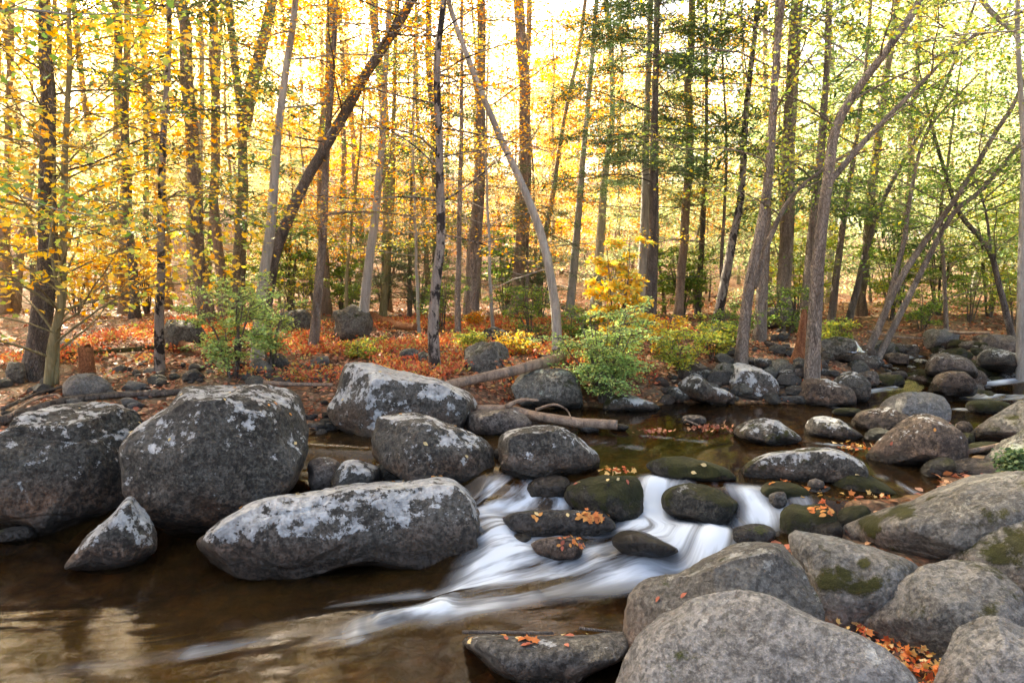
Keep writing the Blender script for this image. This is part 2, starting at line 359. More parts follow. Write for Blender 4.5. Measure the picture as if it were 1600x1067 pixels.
def rock(key, label, pts, mat, base=None, bz=None, thick=.8, box=.75, sub=6, seed=1, amp=.05, wet=.12, low=.35, fac=6, ext=1.2, back=.25, cat='boulder', name='boulder', crev=.0, fo=(.58, .86), mp=(), pl=(), lift=0.):
    pts = np.array(pts, float); x0, y0 = pts.min(0); x1, y1 = pts.max(0); cx, cyy = (x0 + x1) / 2, (y0 + y1) / 2
    base = base or y1
    if bz is None: b = PW(cx, base) ; bz = b[2]
    bz += lift; b = P(cx, base, bz); wm = (x1 - x0) / FPX * b[1]; hm = (y1 - y0) / FPX * b[1]
    hd = thick * .5 * max(min(wm, 1.6 * hm + .3 * wm), .5 * wm)
    Dc = b[1] + hd * .55; d = ray(cx, cyy); C = CAM + d * Dc; dn = d / np.linalg.norm(d)
    ri = np.array([1., 0, 0]); ri = ri - dn * (ri @ dn); ri /= np.linalg.norm(ri); up = np.cross(ri, dn)
    sc = smooth_closed(pts); sc[:, 1] = np.where(sc[:, 1] > cyy, cyy + (sc[:, 1] - cyy) * ext, sc[:, 1])
    rr = []
    for px, py in sc:
        q = ray(px, py); t = (d * Dc) @ dn / (q @ dn); w = q * t - d * Dc; rr.append((w @ ri, w @ up))
    rr = np.array(rr); th = np.arctan2(rr[:, 1], rr[:, 0]); rad = np.hypot(rr[:, 0], rr[:, 1])
    o = np.argsort(th); th, rad = th[o], rad[o]
    v, f = ICO[sub]; rng = np.random.RandomState(seed)
    u = v.copy()
    for (a_, b_, c_, o_) in pl:
        nn = np.array([a_, b_, c_], float); nn /= np.linalg.norm(nn); u = u - nn[None] * (np.maximum(u @ nn - o_, 0) * .96)[:, None]
    u = facets(u, rng, fac + 3, *fo)
    low1 = fbm(u * 1.3 + seed * 5.1, 3); u = u * (1 + amp * 1.6 * low1)[:, None]
    a, bb, c = u[:, 0], u[:, 1], u[:, 2]; rho = np.hypot(a, c); ang = np.arctan2(c, a)
    bi = ((ang + math.pi) / (2 * math.pi) * 64).astype(int) % 64; mx = np.zeros(64); np.maximum.at(mx, bi, rho)
    mx = (np.roll(mx, 1) + mx * 2 + np.roll(mx, -1)) / 4; rho = rho / np.interp(ang, (np.arange(-1, 65) + .5) / 64 * 2 * math.pi - math.pi, mx[np.arange(-1, 65) % 64])
    r = np.interp(ang, np.concatenate([th - 2 * math.pi, th, th + 2 * math.pi]), np.tile(rad, 3))
    rho = np.where(rho < 1, np.maximum(rho, 1e-6) ** box, rho)
    A, Cc = np.cos(ang) * rho * r, np.sin(ang) * rho * r
    dep = np.sign(bb) * np.abs(bb) ** .85 * hd + back * hd * c * (c > 0)
    w = C[None] + A[:, None] * ri + Cc[:, None] * up + dep[:, None] * dn
    size = (wm + hm) / 2
    nrm = w - C; nrm /= np.linalg.norm(nrm, axis=1)[:, None] + 1e-9
    q = w / max(size, .25) * 3.0 + seed * 3.7
    n1 = fbm(q, 4); ridg = 1 - np.abs(noise3(q * .9 + 50)) * 2
    # layered cracks / ledges
    cr = np.maximum(0, 1 - np.abs(noise3(q * np.array([.5, .5, 1.2]) + 9.1)) / .06)
    w = w + nrm * ((amp * .55 * n1 + amp * .25 * ridg + amp * .14 * fbm(q * 5, 3)) * size - crev * cr * size)[:, None]
    loc = np.array([C[0], C[1], bz]); me = npmesh(name, w - loc, f, 3)
    ht = w[:, 2] - bz + .03 * fbm(w * 6, 2)
    fattr(me, 'wet', 1 - ss(ht, wet * .5, wet * 1.35 + .03)); fattr(me, 'low', 1 - ss(ht / max(hm, .1), low * .5, low * 1.6))
    mpa = np.zeros(len(w)); cp, sp_ = math.cos(PITCH), math.sin(PITCH); q = w - CAM; dz = q[:, 1] * cp - q[:, 2] * sp_; ux = 800 + FPX * q[:, 0] / dz; uy = 533.5 - FPX * (q[:, 1] * sp_ + q[:, 2] * cp) / dz
    for (a_, b_, rx, ry) in mp: mpa = np.maximum(mpa, np.exp(-(((ux - a_) / rx) ** 2 + ((uy - b_) / ry) ** 2)) * (bb < .2))
    fattr(me, 'mossp', mpa)
    ob = link(name, me, MR[mat], loc=loc); tag(ob, label, cat)
    ROCKS[key] = (ob, w, f); return ob
def blob(cx, top, bot, wd, k=0, skew=0.):
    """rounded outline from a box"""
    h = bot - top; w2 = wd / 2; rg = np.random.RandomState(int(cx * 7 + top)); out = []
    for i in range(12):
        a = i / 12 * 2 * math.pi; ex = .8
        x = math.copysign(abs(math.cos(a)) ** ex, math.cos(a)); y = math.copysign(abs(math.sin(a)) ** ex, math.sin(a))
        j = 1 + rg.uniform(-.09, .09); out.append((cx + x * w2 * j + skew * y * w2, top + h / 2 - y * h / 2 * j))
    return out
rock('R1', 'dark lichen-streaked boulder at the left edge of the pool, leaf on its face', [(0,681),(32,654),(80,633),(133,626),(175,633),(215,650),(240,690),(230,760),(190,805),(130,822),(50,820),(-30,812),(-75,760),(-55,705)], 'lichen', 825, 0, .85, .7, 7, 11, .05, .14, crev=.012, pl=[(.1, -.5, .86, .84), (-.3, -.95, 0, .72), (.6, -.75, -.2, .7)])
rock('R2', 'huge rounded dark boulder with pale crown and brown underside, second from left', [(189,729),(194,697),(223,665),(266,633),(290,606),(335,598),(393,598),(447,602),(473,614),(481,638),(486,681),(488,707),(468,750),(436,776),(393,798),(351,814),(319,825),(266,819),(229,798),(197,766)], 'lichen', 835, 0, .95, .72, 7, 23, .035, .12, ext=1.1, low=.3, pl=[(0, -.4, .92, .85), (.55, -.8, .1, .74), (-.5, -.85, -.1, .7), (0, -.75, -.66, .68)])
rock('R3', 'large angular boulder with white lichen top behind the others, below the mottled trunk', [(512,634),(519,612),(528,581),(537,567),(553,563),(587,567),(619,575),(666,587),(700,597),(731,609),(747,622),(751,634),(735,655),(700,670),(640,680),(587,688),(569,683),(537,669),(519,656)], 'lichen_heavy', 686, .36, .9, .7, 7, 31, .035, .08, pl=[(.12, -.35, .93, .48), (-.75, -.65, .1, .55), (.15, -1, -.1, .52), (.9, -.3, .3, .7)])
rock('R4', 'long low boulder with big white lichen patches at the centre of the pool edge', [(312,845),(345,812),(372,798),(404,782),(468,768),(532,752),(585,743),(670,740),(722,747),(752,771),(764,803),(768,840),(770,880),(725,895),(585,893),(452,899),(383,899),(345,878)], 'lichen_heavy', 898, 0, 1.0, .48, 7, 44, .04, .2, ext=1.02, back=.5, crev=.014, pl=[(0, -.4, .92, .38), (-.05, -1, -.12, .44), (-.9, -.4, .1, .72), (.95, -.35, 0, .74), (.1, -.7, -.7, .6)])
rock('R5', 'dark boulder spotted with white lichen, beside the head of the rapids', [(578,694),(584,669),(594,650),(612,644),(644,644),(675,650),(700,659),(725,670),(750,684),(769,700),(773,719),(772,747),(753,759),(725,762),(681,752),(620,742),(588,720)], 'lichen', 760, .3, .9, .7, 6, 52, .05, .10, pl=[(-.1, -.35, .93, .55), (.55, -.8, -.1, .55), (-.6, -.8, .1, .6)])
rock('R6', 'black and brown boulder in the stream between the log end and the rapids', [(778,690),(787,675),(812,667),(844,663),(869,665),(890,675),(915,690),(935,710),(932,727),(910,738),(880,741),(840,743),(800,738),(782,722)], 'lichen', 742, .4, .9, .7, 6, 61, .05, .08, pl=[(-.1, -.3, .95, .55), (.2, -1, -.05, .55), (.85, -.4, .2, .65)])
rock('RT', 'small pyramid-shaped rock standing in dark water between the two biggest boulders', [(104,872),(128,845),(175,803),(197,779),(213,779),(234,808),(246,845),(236,863),(202,881),(154,885),(112,880)], 'lichen_heavy', 884, 0, .9, .8, 6, 71, .04, .07, name='rock', cat='rock')
rock('R0', 'small bluish wet rock poking from the water at the left edge', [(-8,835),(10,825),(40,821),(55,830),(56,842),(30,848),(0,846)], 'dark', 846, 0, .9, sub=5, seed=5, name='rock', cat='rock')
rock('R7', 'mossy block with dark right side splitting the rapids, leaves on top', [(882,769),(893,755),(920,745),(961,742),(989,744),(1003,755),(1006,779),(1003,810),(975,817),(941,810),(906,796),(886,783)], 'moss', 817, .19, .9, .7, 6, 81, .05, .05, fac=9, pl=[(-.15, -.25, .95, .5), (.72, -.68, 0, .5), (-.5, -.85, .15, .58)])
rock('R8', 'rounded dark green mossy boulder ringed by white water', [(1034,789),(1035,772),(1051,760),(1078,755),(1106,757),(1133,769),(1151,781),(1157,791),(1144,807),(1127,819),(1096,816),(1061,811),(1039,806)], 'moss', 819, .17, 1., .75, 6, 92, .03, .07)
rock('R9', 'flat black wet rock in the rapids covered with orange leaves', [(784,812),(800,801),(844,797),(893,797),(930,799),(950,807),(961,819),(956,827),(924,835),(872,836),(831,836),(800,829)], 'dark', 836, .17, 1.2, .6, 5, 101, .05, .06, back=.6, pl=[(0, -.1, 1, .4), (0, -1, -.1, .55)])
rock('R10', 'brown wet slab with an orange leaf pile in the foaming water', [(831,850),(855,840),(893,838),(906,846),(907,866),(879,872),(848,870)], 'brown', 871, .08, 1.3, .6, 5, 111, .05, .02, lift=.02)
rock('R11', 'low dark dome half covered by silky water', [(957,848),(965,832),(985,828),(1010,832),(1037,845),(1062,858),(1040,866),(1010,867),(975,862)], 'dark', 865, .12, 1., .8, 5, 121, .03, .2, lift=.05)
rock('R12', 'dark oval rock behind the grey boulders at the edge of the foam', [(1135,841),(1144,827),(1164,820),(1188,818),(1209,826),(1214,838),(1199,850),(1164,855),(1139,855)], 'dark', 850, .1, 1., .8, 5, 131, .03, .05, lift=.06)
rock('R13', 'long low mossy rock with two pale leaves just above the fall', [(1012,731),(1020,719),(1061,713),(1096,719),(1130,729),(1147,740),(1144,748),(1096,749),(1044,744)], 'moss', 748, .4, 1.2, .8, 5, 141, .03, .02)
rock('R14', 'long boulder with white lichen ridge and mossy dark ends in mid stream', [(1152,738),(1165,725),(1195,710),(1235,702),(1280,698),(1315,705),(1340,718),(1357,735),(1345,746),(1290,750),(1200,754),(1160,750)], 'moss_lichen', 752, .4, .9, .7, 6, 151, .04, .05, pl=[(0, -.3, .95, .55), (0, -1, -.2, .6)])
rock('R15', 'mossy mound with a bright green spot above the leaf-strewn rocks', [(1295,757),(1303,743),(1320,735),(1348,738),(1375,752),(1399,765),(1408,773),(1382,779),(1341,779),(1306,769)], 'moss', 777, .33, 1., .8, 6, 161, .03, .03)
rock('R16', 'low mossy rock under the white-ridged long boulder', [(1182,770),(1195,756),(1215,751),(1245,757),(1264,770),(1240,784),(1200,785)], 'moss', 783, .3, 1., .8, 5, 171, .04, .04, lift=.03)
rock('R16b', 'flat dark rock holding orange leaves beside the mossy mound', [(1235,775),(1250,762),(1275,756),(1300,762),(1312,775),(1290,786),(1250,787)], 'dark', 785, .3, 1.2, .7, 5, 172, .04, .03, name='rock', cat='rock')
rock('R17', 'mossy block with curled orange leaves on top, right side of the foam', [(1219,815),(1222,797),(1237,789),(1262,786),(1290,790),(1308,803),(1312,832),(1280,842),(1240,843),(1222,835)], 'moss', 842, .16, .9, .7, 5, 181, .05, .04)
rock('R18', 'glossy black wet stone with a trickle of water over it', [(1266,828),(1275,816),(1295,811),(1312,818),(1316,838),(1290,848),(1268,845)], 'dark', 843, .17, .9, sub=5, seed=191, wet=.3, name='rock', cat='rock', lift=.04)
rock('R18b', 'brown moss-covered lump leaning on the big smooth right-hand boulder', [(1308,815),(1313,797),(1332,790),(1355,792),(1362,815),(1340,838),(1315,838)], 'moss', 838, .2, .9, sub=5, seed=195, name='rock', cat='rock')
rock('R19', 'largest smooth tan-grey boulder on the right bank with moss on its left flank', [(1311,838),(1320,820),(1348,807),(1392,793),(1430,781),(1465,762),(1495,745),(1530,737),(1564,735),(1600,738),(1650,745),(1700,800),(1690,880),(1600,905),(1500,905),(1430,895),(1370,875),(1330,855)], 'granite_moss', 900, .15, .9, .8, 7, 201, .03, .02, crev=.008, mp=[(1360, 830, 18, 26), (1340, 850, 20, 12), (1385, 860, 26, 14), (1410, 800, 24, 10), (1450, 880, 40, 14), (1480, 862, 12, 16)])
rock('R20', 'mottled mossy boulder cut off by the right edge of the picture', [(1485,868),(1513,848),(1547,820),(1575,796),(1600,783),(1650,775),(1720,820),(1720,940),(1600,980),(1540,965),(1500,920)], 'granite_moss', 960, .1, .8, .75, 7, 211, .04, .02, mp=[(1590, 850, 30, 26), (1560, 870, 20, 20)])
rock('R21', 'grey boulder with a green moss patch wedged between three grey boulders', [(1233,841),(1241,832),(1251,830),(1293,838),(1341,848),(1392,865),(1432,886),(1430,920),(1380,965),(1323,985),(1280,975),(1255,925),(1240,880)], 'granite_moss', 985, .05, .8, .7, 7, 221, .035, .0, mp=[(1305, 905, 38, 24), (1345, 915, 30, 14), (1350, 880, 12, 10)])
rock('R22', 'broad grey boulder whose left face drops into the water, in front of the foam', [(968,1000),(975,940),(990,918),(1010,905),(1060,893),(1100,870),(1140,848),(1180,841),(1225,842),(1242,862),(1264,905),(1284,955),(1270,1000),(1200,1080),(1100,1110),(985,1110),(966,1060)], 'granite_dark', 1090, .0, .8, .68, 7, 231, .035, .06, pl=[(.1, -.3, .95, .62), (-.6, -.8, .05, .6), (.5, -.85, .1, .66)])
rock('R24', 'smooth round-topped grey boulder in the right foreground above the leaf pocket', [(1320,972),(1348,948),(1392,913),(1430,889),(1471,877),(1513,877),(1547,884),(1575,906),(1610,940),(1650,985),(1630,1030),(1560,1050),(1480,1050),(1440,1045),(1390,1025),(1350,1000)], 'granite_moss', 1050, .05, .75, .72, 7, 241, .03, .0, mp=[(1540, 950, 22, 16)])
rock('R23', 'nearest and largest pale grey boulder at the bottom of the picture', [(985,1040),(1000,1005),(1030,970),(1070,948),(1120,935),(1170,930),(1205,933),(1240,950),(1290,972),(1340,990),(1385,1015),(1420,1045),(1440,1080),(1445,1150),(1300,1230),(1100,1230),(990,1170),(972,1095)], 'granite', 1210, .05, .8, .7, 7, 251, .025, .0)
rock('R25', 'grey boulder filling the bottom right corner', [(1461,1075),(1466,1045),(1475,1023),(1492,985),(1513,970),(1540,963),(1571,965),(1600,975),(1660,1000),(1690,1080),(1660,1160),(1550,1170),(1480,1130)], 'granite', 1150, .05, .8, .72, 7, 261, .03, .0)
rock('R26', 'flat-topped dark slab with sticks and leaves at the bottom centre', [(718,998),(735,990),(803,988),(865,990),(924,988),(968,984),(985,1000),(970,1030),(925,1050),(900,1066),(860,1076),(800,1070),(770,1054),(745,1027),(722,1010)], 'slab', 1070, 0, 1.3, .55, 6, 271, .05, .07, back=1.3, ext=1.05, pl=[(0, -.12, 1, .3), (0, -.95, -.25, .6), (-.8, -.5, 0, .7)])
rock('R30', 'big round-topped boulder with pale lichen dots, right of mid stream', [(1355,710),(1360,700),(1380,682),(1400,665),(1425,650),(1445,646),(1465,650),(1487,662),(1505,677),(1512,695),(1511,713),(1487,724),(1425,729),(1375,722)], 'brown', 727, .4, .9, .72, 6, 301, .03, .06)
rock('R31', 'smooth grey boulder directly behind the lichen-dotted round boulder', [(1372,645),(1382,625),(1407,615),(1437,612),(1465,616),(1480,625),(1484,655),(1440,668),(1390,662)], 'granite', 664, .4, .9, .7, 5, 311, .03, .04)
rock('R32', 'reddish brown rock with grey cap left of the smooth grey mid-stream boulder', [(1328,662),(1335,650),(1350,641),(1385,637),(1407,645),(1424,655),(1410,669),(1375,676),(1350,676),(1335,671)], 'brown', 675, .4, .9, sub=5, seed=321)
rock('R33', 'low rock with white lichen cap over a mossy skirt in the calm pool', [(1257,668),(1267,654),(1287,650),(1312,656),(1330,668),(1348,679),(1325,686),(1262,683)], 'moss_lichen', 684, .4, .9, sub=5, seed=331, wet=.05)
rock('R33b', 'small yellow-green moss clump between the white-capped and the lichen-dotted rocks', [(1350,682),(1358,672),(1375,669),(1392,675),(1394,686),(1370,691),(1353,689)], 'moss', 689, .4, .9, sub=4, seed=335, name='rock', cat='rock')
rock('R34', 'white-topped triangular rock with moss shoulder alone in the calm pool', [(1145,677),(1162,660),(1192,653),(1212,657),(1237,672),(1252,684),(1237,690),(1200,695),(1162,690)], 'moss_lichen', 694, .4, .9, sub=5, seed=341, wet=.05)
rock('R35', 'tall pale grey block on the far bank left of the rotten-based tree', [(1140,595),(1142,573),(1155,567),(1187,576),(1210,592),(1216,614),(1195,625),(1170,624),(1143,616)], 'lichen_heavy', 626, .42, .9, .6, 5, 351, .05, .04, fac=9, pl=[(-.3, -.4, .87, .55), (.3, -.95, -.1, .5)])
rock('R36', 'pair-ridged grey rock on the far bank between the bush and the pale block', [(1060,602),(1075,588),(1090,584),(1115,602),(1137,610),(1149,620),(1125,632),(1100,626),(1070,618)], 'lichen', 630, .42, .9, sub=5, seed=361, wet=.04)
rock('R37', 'lichen-spotted blocky rock at the foot of the rotten-based tree', [(1247,614),(1257,594),(1287,592),(1307,598),(1332,608),(1336,630),(1300,634),(1255,628)], 'brown', 633, .41, .9, .6, 5, 371, .05, .04)
rock('R38', 'grey rock behind the blocky one at the start of the upper riffle', [(1300,600),(1315,584),(1335,580),(1352,590),(1361,606),(1355,622),(1330,626),(1305,618)], 'lichen', 624, .42, .9, sub=5, seed=381, wet=.05)
rock('R39', 'brown flat-topped boulder in the upper stream, nearest of two brown ones', [(1452,605),(1465,585),(1495,580),(1515,586),(1528,605),(1520,616),(1487,615),(1453,613)], 'brown', 614, .5, .9, sub=5, seed=391)
rock('R40', 'wide tan boulder farther up the stream behind the flat-topped brown one', [(1446,575),(1455,558),(1475,552),(1508,559),(1528,578),(1520,589),(1480,588),(1450,585)], 'pinkish', 588, .62, .9, sub=5, seed=401)
rock('R41', 'speckled dark boulder in the upper stream near the right edge', [(1526,565),(1533,550),(1555,545),(1580,550),(1600,565),(1598,577),(1560,579),(1530,575)], 'lichen', 578, .66, .9, sub=5, seed=411)
rock('R43', 'mossy grey boulder at the right edge above the driftwood', [(1520,674),(1545,655),(1575,637),(1600,627),(1650,630),(1670,690),(1600,700),(1570,696),(1530,688)], 'granite_moss', 694, .45, .9, sub=6, seed=431)
rock('R44', 'lichen-crusted boulder with a grass tuft at the right edge', [(1535,722),(1555,700),(1580,683),(1610,672),(1660,690),(1660,760),(1600,765),(1550,745)], 'forest', 755, .35, .9, sub=6, seed=441)
rock('R45', 'small dark brown rock just right under the lichen-dotted round boulder', [(1438,738),(1447,722),(1468,714),(1488,718),(1494,732),(1475,746),(1448,750)], 'moss', 747, .38, .9, sub=5, seed=451, name='rock', cat='rock')
rock('R46', 'long brown rock behind the largest smooth right-hand boulder', [(1462,742),(1480,724),(1505,716),(1545,719),(1580,727),(1590,745),(1530,758),(1475,757)], 'brown', 752, .37, .9, sub=5, seed=461)
rock('R47', 'grey block under the fallen log beside the green bush', [(800,602),(815,585),(850,577),(890,580),(905,600),(905,634),(860,637),(815,628)], 'forest', 636, .42, .9, .55, 5, 471, .05, .05, fac=9)
rock('R48', 'low rock with white cap at the waterline below the green bush', [(943,632),(952,621),(975,616),(1000,622),(1030,634),(1020,642),(975,643),(945,640)], 'moss_lichen', 641, .4, .9, sub=5, seed=481, wet=.04)
rock('R49', 'smooth brown flat-sided stone behind the lichen-spotted boulder', [(726,655),(730,644),(760,640),(800,640),(822,650),(830,665),(800,682),(750,682),(728,672)], 'pinkish', 681, .38, 1., .6, 5, 491, .03, .04)
rock('R50', 'pale rounded stone perched behind the spotted boulder', [(643,650),(655,637),(675,630),(697,636),(710,655),(708,672),(680,676),(650,670)], 'forest', 672, .42, .9, sub=5, seed=501, name='rock', cat='rock')
rock('R51', 'plain brown cobble between the huge rounded boulder and the long low boulder', [(480,735),(484,720),(505,714),(528,720),(532,740),(520,765),(490,768)], 'pinkish', 770, .15, .9, sub=5, seed=511, name='rock', cat='rock')
rock('R52', 'whitish angular rock resting behind the long low boulder', [(515,755),(530,730),(545,720),(575,723),(600,732),(600,755),(560,768),(525,770)], 'lichen_heavy', 770, .2, .9, sub=5, seed=521, name='rock', cat='rock')
rock('R53', 'white and ochre lichen rock wedged under the spotted boulder', [(585,735),(600,720),(630,712),(655,713),(661,730),(650,748),(600,752)], 'forest', 750, .25, .9, sub=5, seed=531, name='rock', cat='rock')
rock('R54', 'brown water-glazed rock in the left chute of the rapids', [(820,765),(828,750),(855,743),(885,746),(893,765),(880,785),(840,788)], 'brown', 786, .22, 1., sub=5, seed=541, wet=.25, name='rock', cat='rock')
rock('R55', 'round-backed grey boulder on the leafy left bank above the driftwood', [(98,612),(105,592),(130,583),(155,588),(173,602),(176,620),(150,630),(110,628)], 'granite', 628, .55, .9, sub=5, seed=551)
rock('R56', 'small grey upright boulder on the leaves, left of the darker one beside it', [(388,585),(393,565),(405,560),(425,572),(432,588),(415,594),(395,594)], 'granite', 594, .66, .9, sub=5, seed=561, name='rock', cat='rock')
rock('R57', 'egg-shaped grey stone behind the small upright one on the left bank', [(415,572),(420,557),(435,551),(450,562),(452,578),(435,584),(420,582)], 'slab', 584, .72, .9, sub=5, seed=571, name='rock', cat='rock')
for i, (a, lab, mt) in enumerate([((760, 536, 583, 72), 'cracked grey-green boulder in the red groundcover right of the mottled trunk', 'forest'), ((773, 512, 540, 42), 'rounded grey boulder farthest back in the red groundcover', 'forest'),
    ((285, 500, 548, 70), 'pale blue-grey boulder behind the yellow leaves on the left bank', 'forest'), ((98, 530, 553, 48), 'pale flat boulder behind the short stump', 'granite'), ((552, 478, 532, 62), 'tall tan boulder in the woods behind the leaning trunk', 'forest'),
    ((462, 484, 525, 58), 'grey boulder pile block between two trunks in the woods', 'forest'), ((640, 545, 568, 34), 'small grey stone in red groundcover left of the mottled trunk', 'forest'), ((662, 549, 574, 22), 'small upright stone touching the mottled trunk foot', 'forest'),
    ((1215, 480, 512, 60), 'pale boulder among the trunks behind the rotten-based tree', 'forest'), ((1310, 525, 565, 58), 'round brown-grey boulder right behind the rotten-based tree', 'forest'), ((1380, 532, 556, 40), 'grey boulder on the far bank left of the upper stream', 'forest'),
    ((1470, 513, 548, 60), 'big pale boulder on the slope above the upper stream', 'granite'), ((1560, 522, 555, 75), 'pale rounded boulder on the slope near the right edge', 'pinkish'), ((1400, 552, 572, 40), 'brown stone at the bend of the upper stream', 'brown'), ((1420, 538, 556, 36), 'flat dark stone at the head of the upper stream', 'brown'),
    ((1445, 585, 604, 55), 'flat brown stone left of the two brown boulders', 'brown'), ((1385, 585, 610, 60), 'yellow-green mossy stone at the start of the upper riffle', 'moss'), ((1356, 580, 604, 38), 'pointed pinkish stone beside the mossy riffle stone', 'pinkish'),
    ((1545, 625, 646, 70), 'flat mossy slab in the right-hand riffle, nearer one', 'moss'), ((1510, 604, 620, 26), 'small black mossy cone in the right-hand riffle', 'moss'), ((1552, 612, 622, 40), 'dark half-drowned stone in the right-hand riffle', 'dark'), ((1550, 576, 592, 44), 'mossy stone in the upper stream near the right edge', 'moss'),
    ((1325, 637, 650, 46), 'tiny mossy islet at the edge of the calm pool', 'moss'), ((1085, 648, 664, 38), 'small pale stone with a stick in the calm pool', 'pinkish'), ((967, 662, 673, 30), 'low grey stone awash in the middle of the calm pool', 'dark'), ((920, 664, 676, 32), 'grey stone against the broken log end', 'slab'),
    ((1505, 658, 682, 30), 'small dark red stone right of the smooth mid-stream boulder', 'brown'), ((1540, 690, 712, 60), 'mossy stones under the driftwood at the right', 'moss'), ((25, 565, 600, 30), 'grey boulder at the far left behind the dark trunk', 'forest'), ((1500, 675, 700, 46), 'mossy brown stone beside the driftwood', 'moss'),
    ((1215, 768, 792, 28), 'little grey stone below the white-ridged boulder', 'slab'), ((1275, 748, 766, 26), 'small pale stone beside a red leaf', 'pinkish'), ((815, 833, 848, 28), 'tiny dark stone just left of the brown wet slab', 'dark'), ((785, 700, 716, 30), 'small dark stone between the spotted and the brown-sided boulders', 'dark'),
    ((1240, 618, 632, 60), 'low flat grey stone at the waterline below the rotten-based tree', 'slab'), ((1105, 598, 628, 50), 'dark rounded rock left of the pale block at the waterline', 'lichen'), ((1062, 606, 632, 44), 'dark waterline rock right of the white-capped low rock', 'lichen'), ((505, 660, 676, 62), 'flat grey stone at the edge of the small dark pool', 'slab'), ((705, 668, 690, 40), 'grey stone tucked behind the right shoulder of the spotted boulder', 'slab')]):
    cx, t, bt, w = a
    wetz = cx > 700 and 636 < bt < 760 or (bt > 760)
    if wetz: rock('B%d' % i, lab, blob(*a), mt, bt, None, .95, sub=5, seed=600 + i * 7, wet=.04, cat='rock', name='rock')
    else:
        g = PG(cx, bt); rock('B%d' % i, lab, blob(*a), mt, bt, g[2], .95, sub=5, seed=600 + i * 7, wet=.001 if bt < 560 else .02, cat='rock', name='rock', fac=9, amp=.06)

# small stones: a few shapes copied along the banks
def stone_proto(seed, mat):
    v, f = ICO[4]; rng = np.random.RandomState(seed); u = facets(v.copy(), rng, 10, .6, .9, 1.)
    u = u * (1 + .12 * fbm(u * 1.4 + seed, 3))[:, None] * np.array([1, rng.uniform(.65, .95), rng.uniform(.45, .7)])
    u = u + .02 * fbm(u * 6 + seed, 3)[:, None]
    me = npmesh('cobble', u, f, 3); fattr(me, 'wet', 1 - ss(u[:, 2], -.45, -.1)); fattr(me, 'low', 1 - ss(u[:, 2], -.4, .1)); me.materials.append(MR[mat]); return me
SP = [stone_proto(s, m_) for s, m_ in ((1, 'pinkish'), (2, 'slab'), (3, 'brown'), (4, 'granite'), (5, 'lichen'), (6, 'moss'), (7, 'forest'), (8, 'dark'))]
rs = np.random.RandomState(5)
def stones(pxpoly, n, smin, smax, mats, label, group, cat='cobble', sink=.25):
    pp = np.array(pxpoly, float); x0, y0 = pp.min(0); x1, y1 = pp.max(0); k = 0; tries = 0
    while k < n and tries < n * 30:
        tries += 1; px, py = rs.uniform(x0, x1), rs.uniform(y0, y1)
        if polydist(np.array([px]), np.array([py]), pp)[0] > 0: continue
        p = PG(px, py); s = smin + (smax - smin) * rs.rand() ** 2.2
        o = link('cobble', SP[mats[rs.randint(len(mats))]]); z = G(p[0], p[1])
        o.location = (p[0], p[1], z + s * .18); o.scale = (s,) * 3; o.rotation_euler = (rs.uniform(-.3, .3), rs.uniform(-.3, .3), rs.uniform(0, 6.3))
        tag(o, label, cat, group); k += 1
stones([(180, 570), (520, 565), (530, 600), (480, 610), (200, 620)], 62, .05, .17, (0, 1, 3, 0, 6), 'small rounded cobble lying among red leaves on the left bank', 'cobbles on the left bank')
stones([(1030, 585), (1240, 560), (1360, 570), (1380, 600), (1240, 632), (1040, 636)], 105, .05, .22, (0, 1, 2, 4, 6), 'small stone on the rocky far bank of the calm pool', 'stones along the far bank')
stones([(1330, 545), (1600, 535), (1600, 600), (1530, 640), (1480, 615), (1370, 600)], 120, .07, .3, (0, 2, 4, 5, 5), 'stone in the bouldery bed of the upper stream', 'stones in the upper stream')
stones([(1100, 520), (1340, 510), (1340, 560), (1120, 575)], 34, .06, .2, (0, 1, 6), 'stone scattered on the wooded far bank between trunks', 'stones among the trunks')
stones([(0, 600), (200, 570), (260, 640), (0, 680)], 20, .05, .15, (1, 3, 6), 'stone half buried in leaves by the left driftwood', 'stones by the left driftwood')
stones([(470, 640), (520, 620), (530, 680), (480, 690)], 9, .05, .12, (1, 0, 7), 'small stone in the gap behind the huge rounded boulder', 'stones in the gap between boulders')
stones([(1480, 690), (1560, 690), (1560, 730), (1500, 740)], 12, .06, .15, (2, 5, 0), 'small stone piled at the right bank near the driftwood', 'stones piled by the right driftwood')

# ------------------------------------------------------------------ bark, leaves
def bark_mat(name, dark, light, scale=1., blotch=None, bl=.5, furrow=1.):
    m = NT(name); v = m.coord(); vs = m.mapv(v, (14 * scale, 14 * scale, 2.4 * scale))
    a = m.noise(vs, 1., 6, .65, .7); vo = m.n('TexVoronoi', {'Vector': m.mapv(v, (22 * scale, 22 * scale, 4 * scale))}, feature='DISTANCE_TO_EDGE').outputs[0]
    col = m.mix(m.ramp(a, [(.34, 0.), (.66, 1.)]), tuple(c * 1.5 for c in dark), tuple(min(.6, c * 1.45) for c in light))
    col = m.mix(m.math('MULTIPLY', m.ramp(vo, [(.0, 1.), (.14, 0.)]), .7 * furrow), col, tuple(c * .35 for c in dark))
    if blotch:
        b = m.noise(m.mapv(v, (1, 1, .55)), 7, 5, .7, .3)
        col = m.mix(m.ramp(b, [(bl, 0.), (bl + .05, 1.)]), col, blotch)
    col = m.mix(m.ramp(m.noise(v, 1.1, 3), [(.4, 0.), (.7, .4)]), col, tuple(c * .6 for c in light))
    return m.finish(col, .9, m.math('ADD', a, m.math('MULTIPLY', m.ramp(vo, [(0, 0.), (.2, 1.)]), .7 * furrow)), .9, .03, .15)
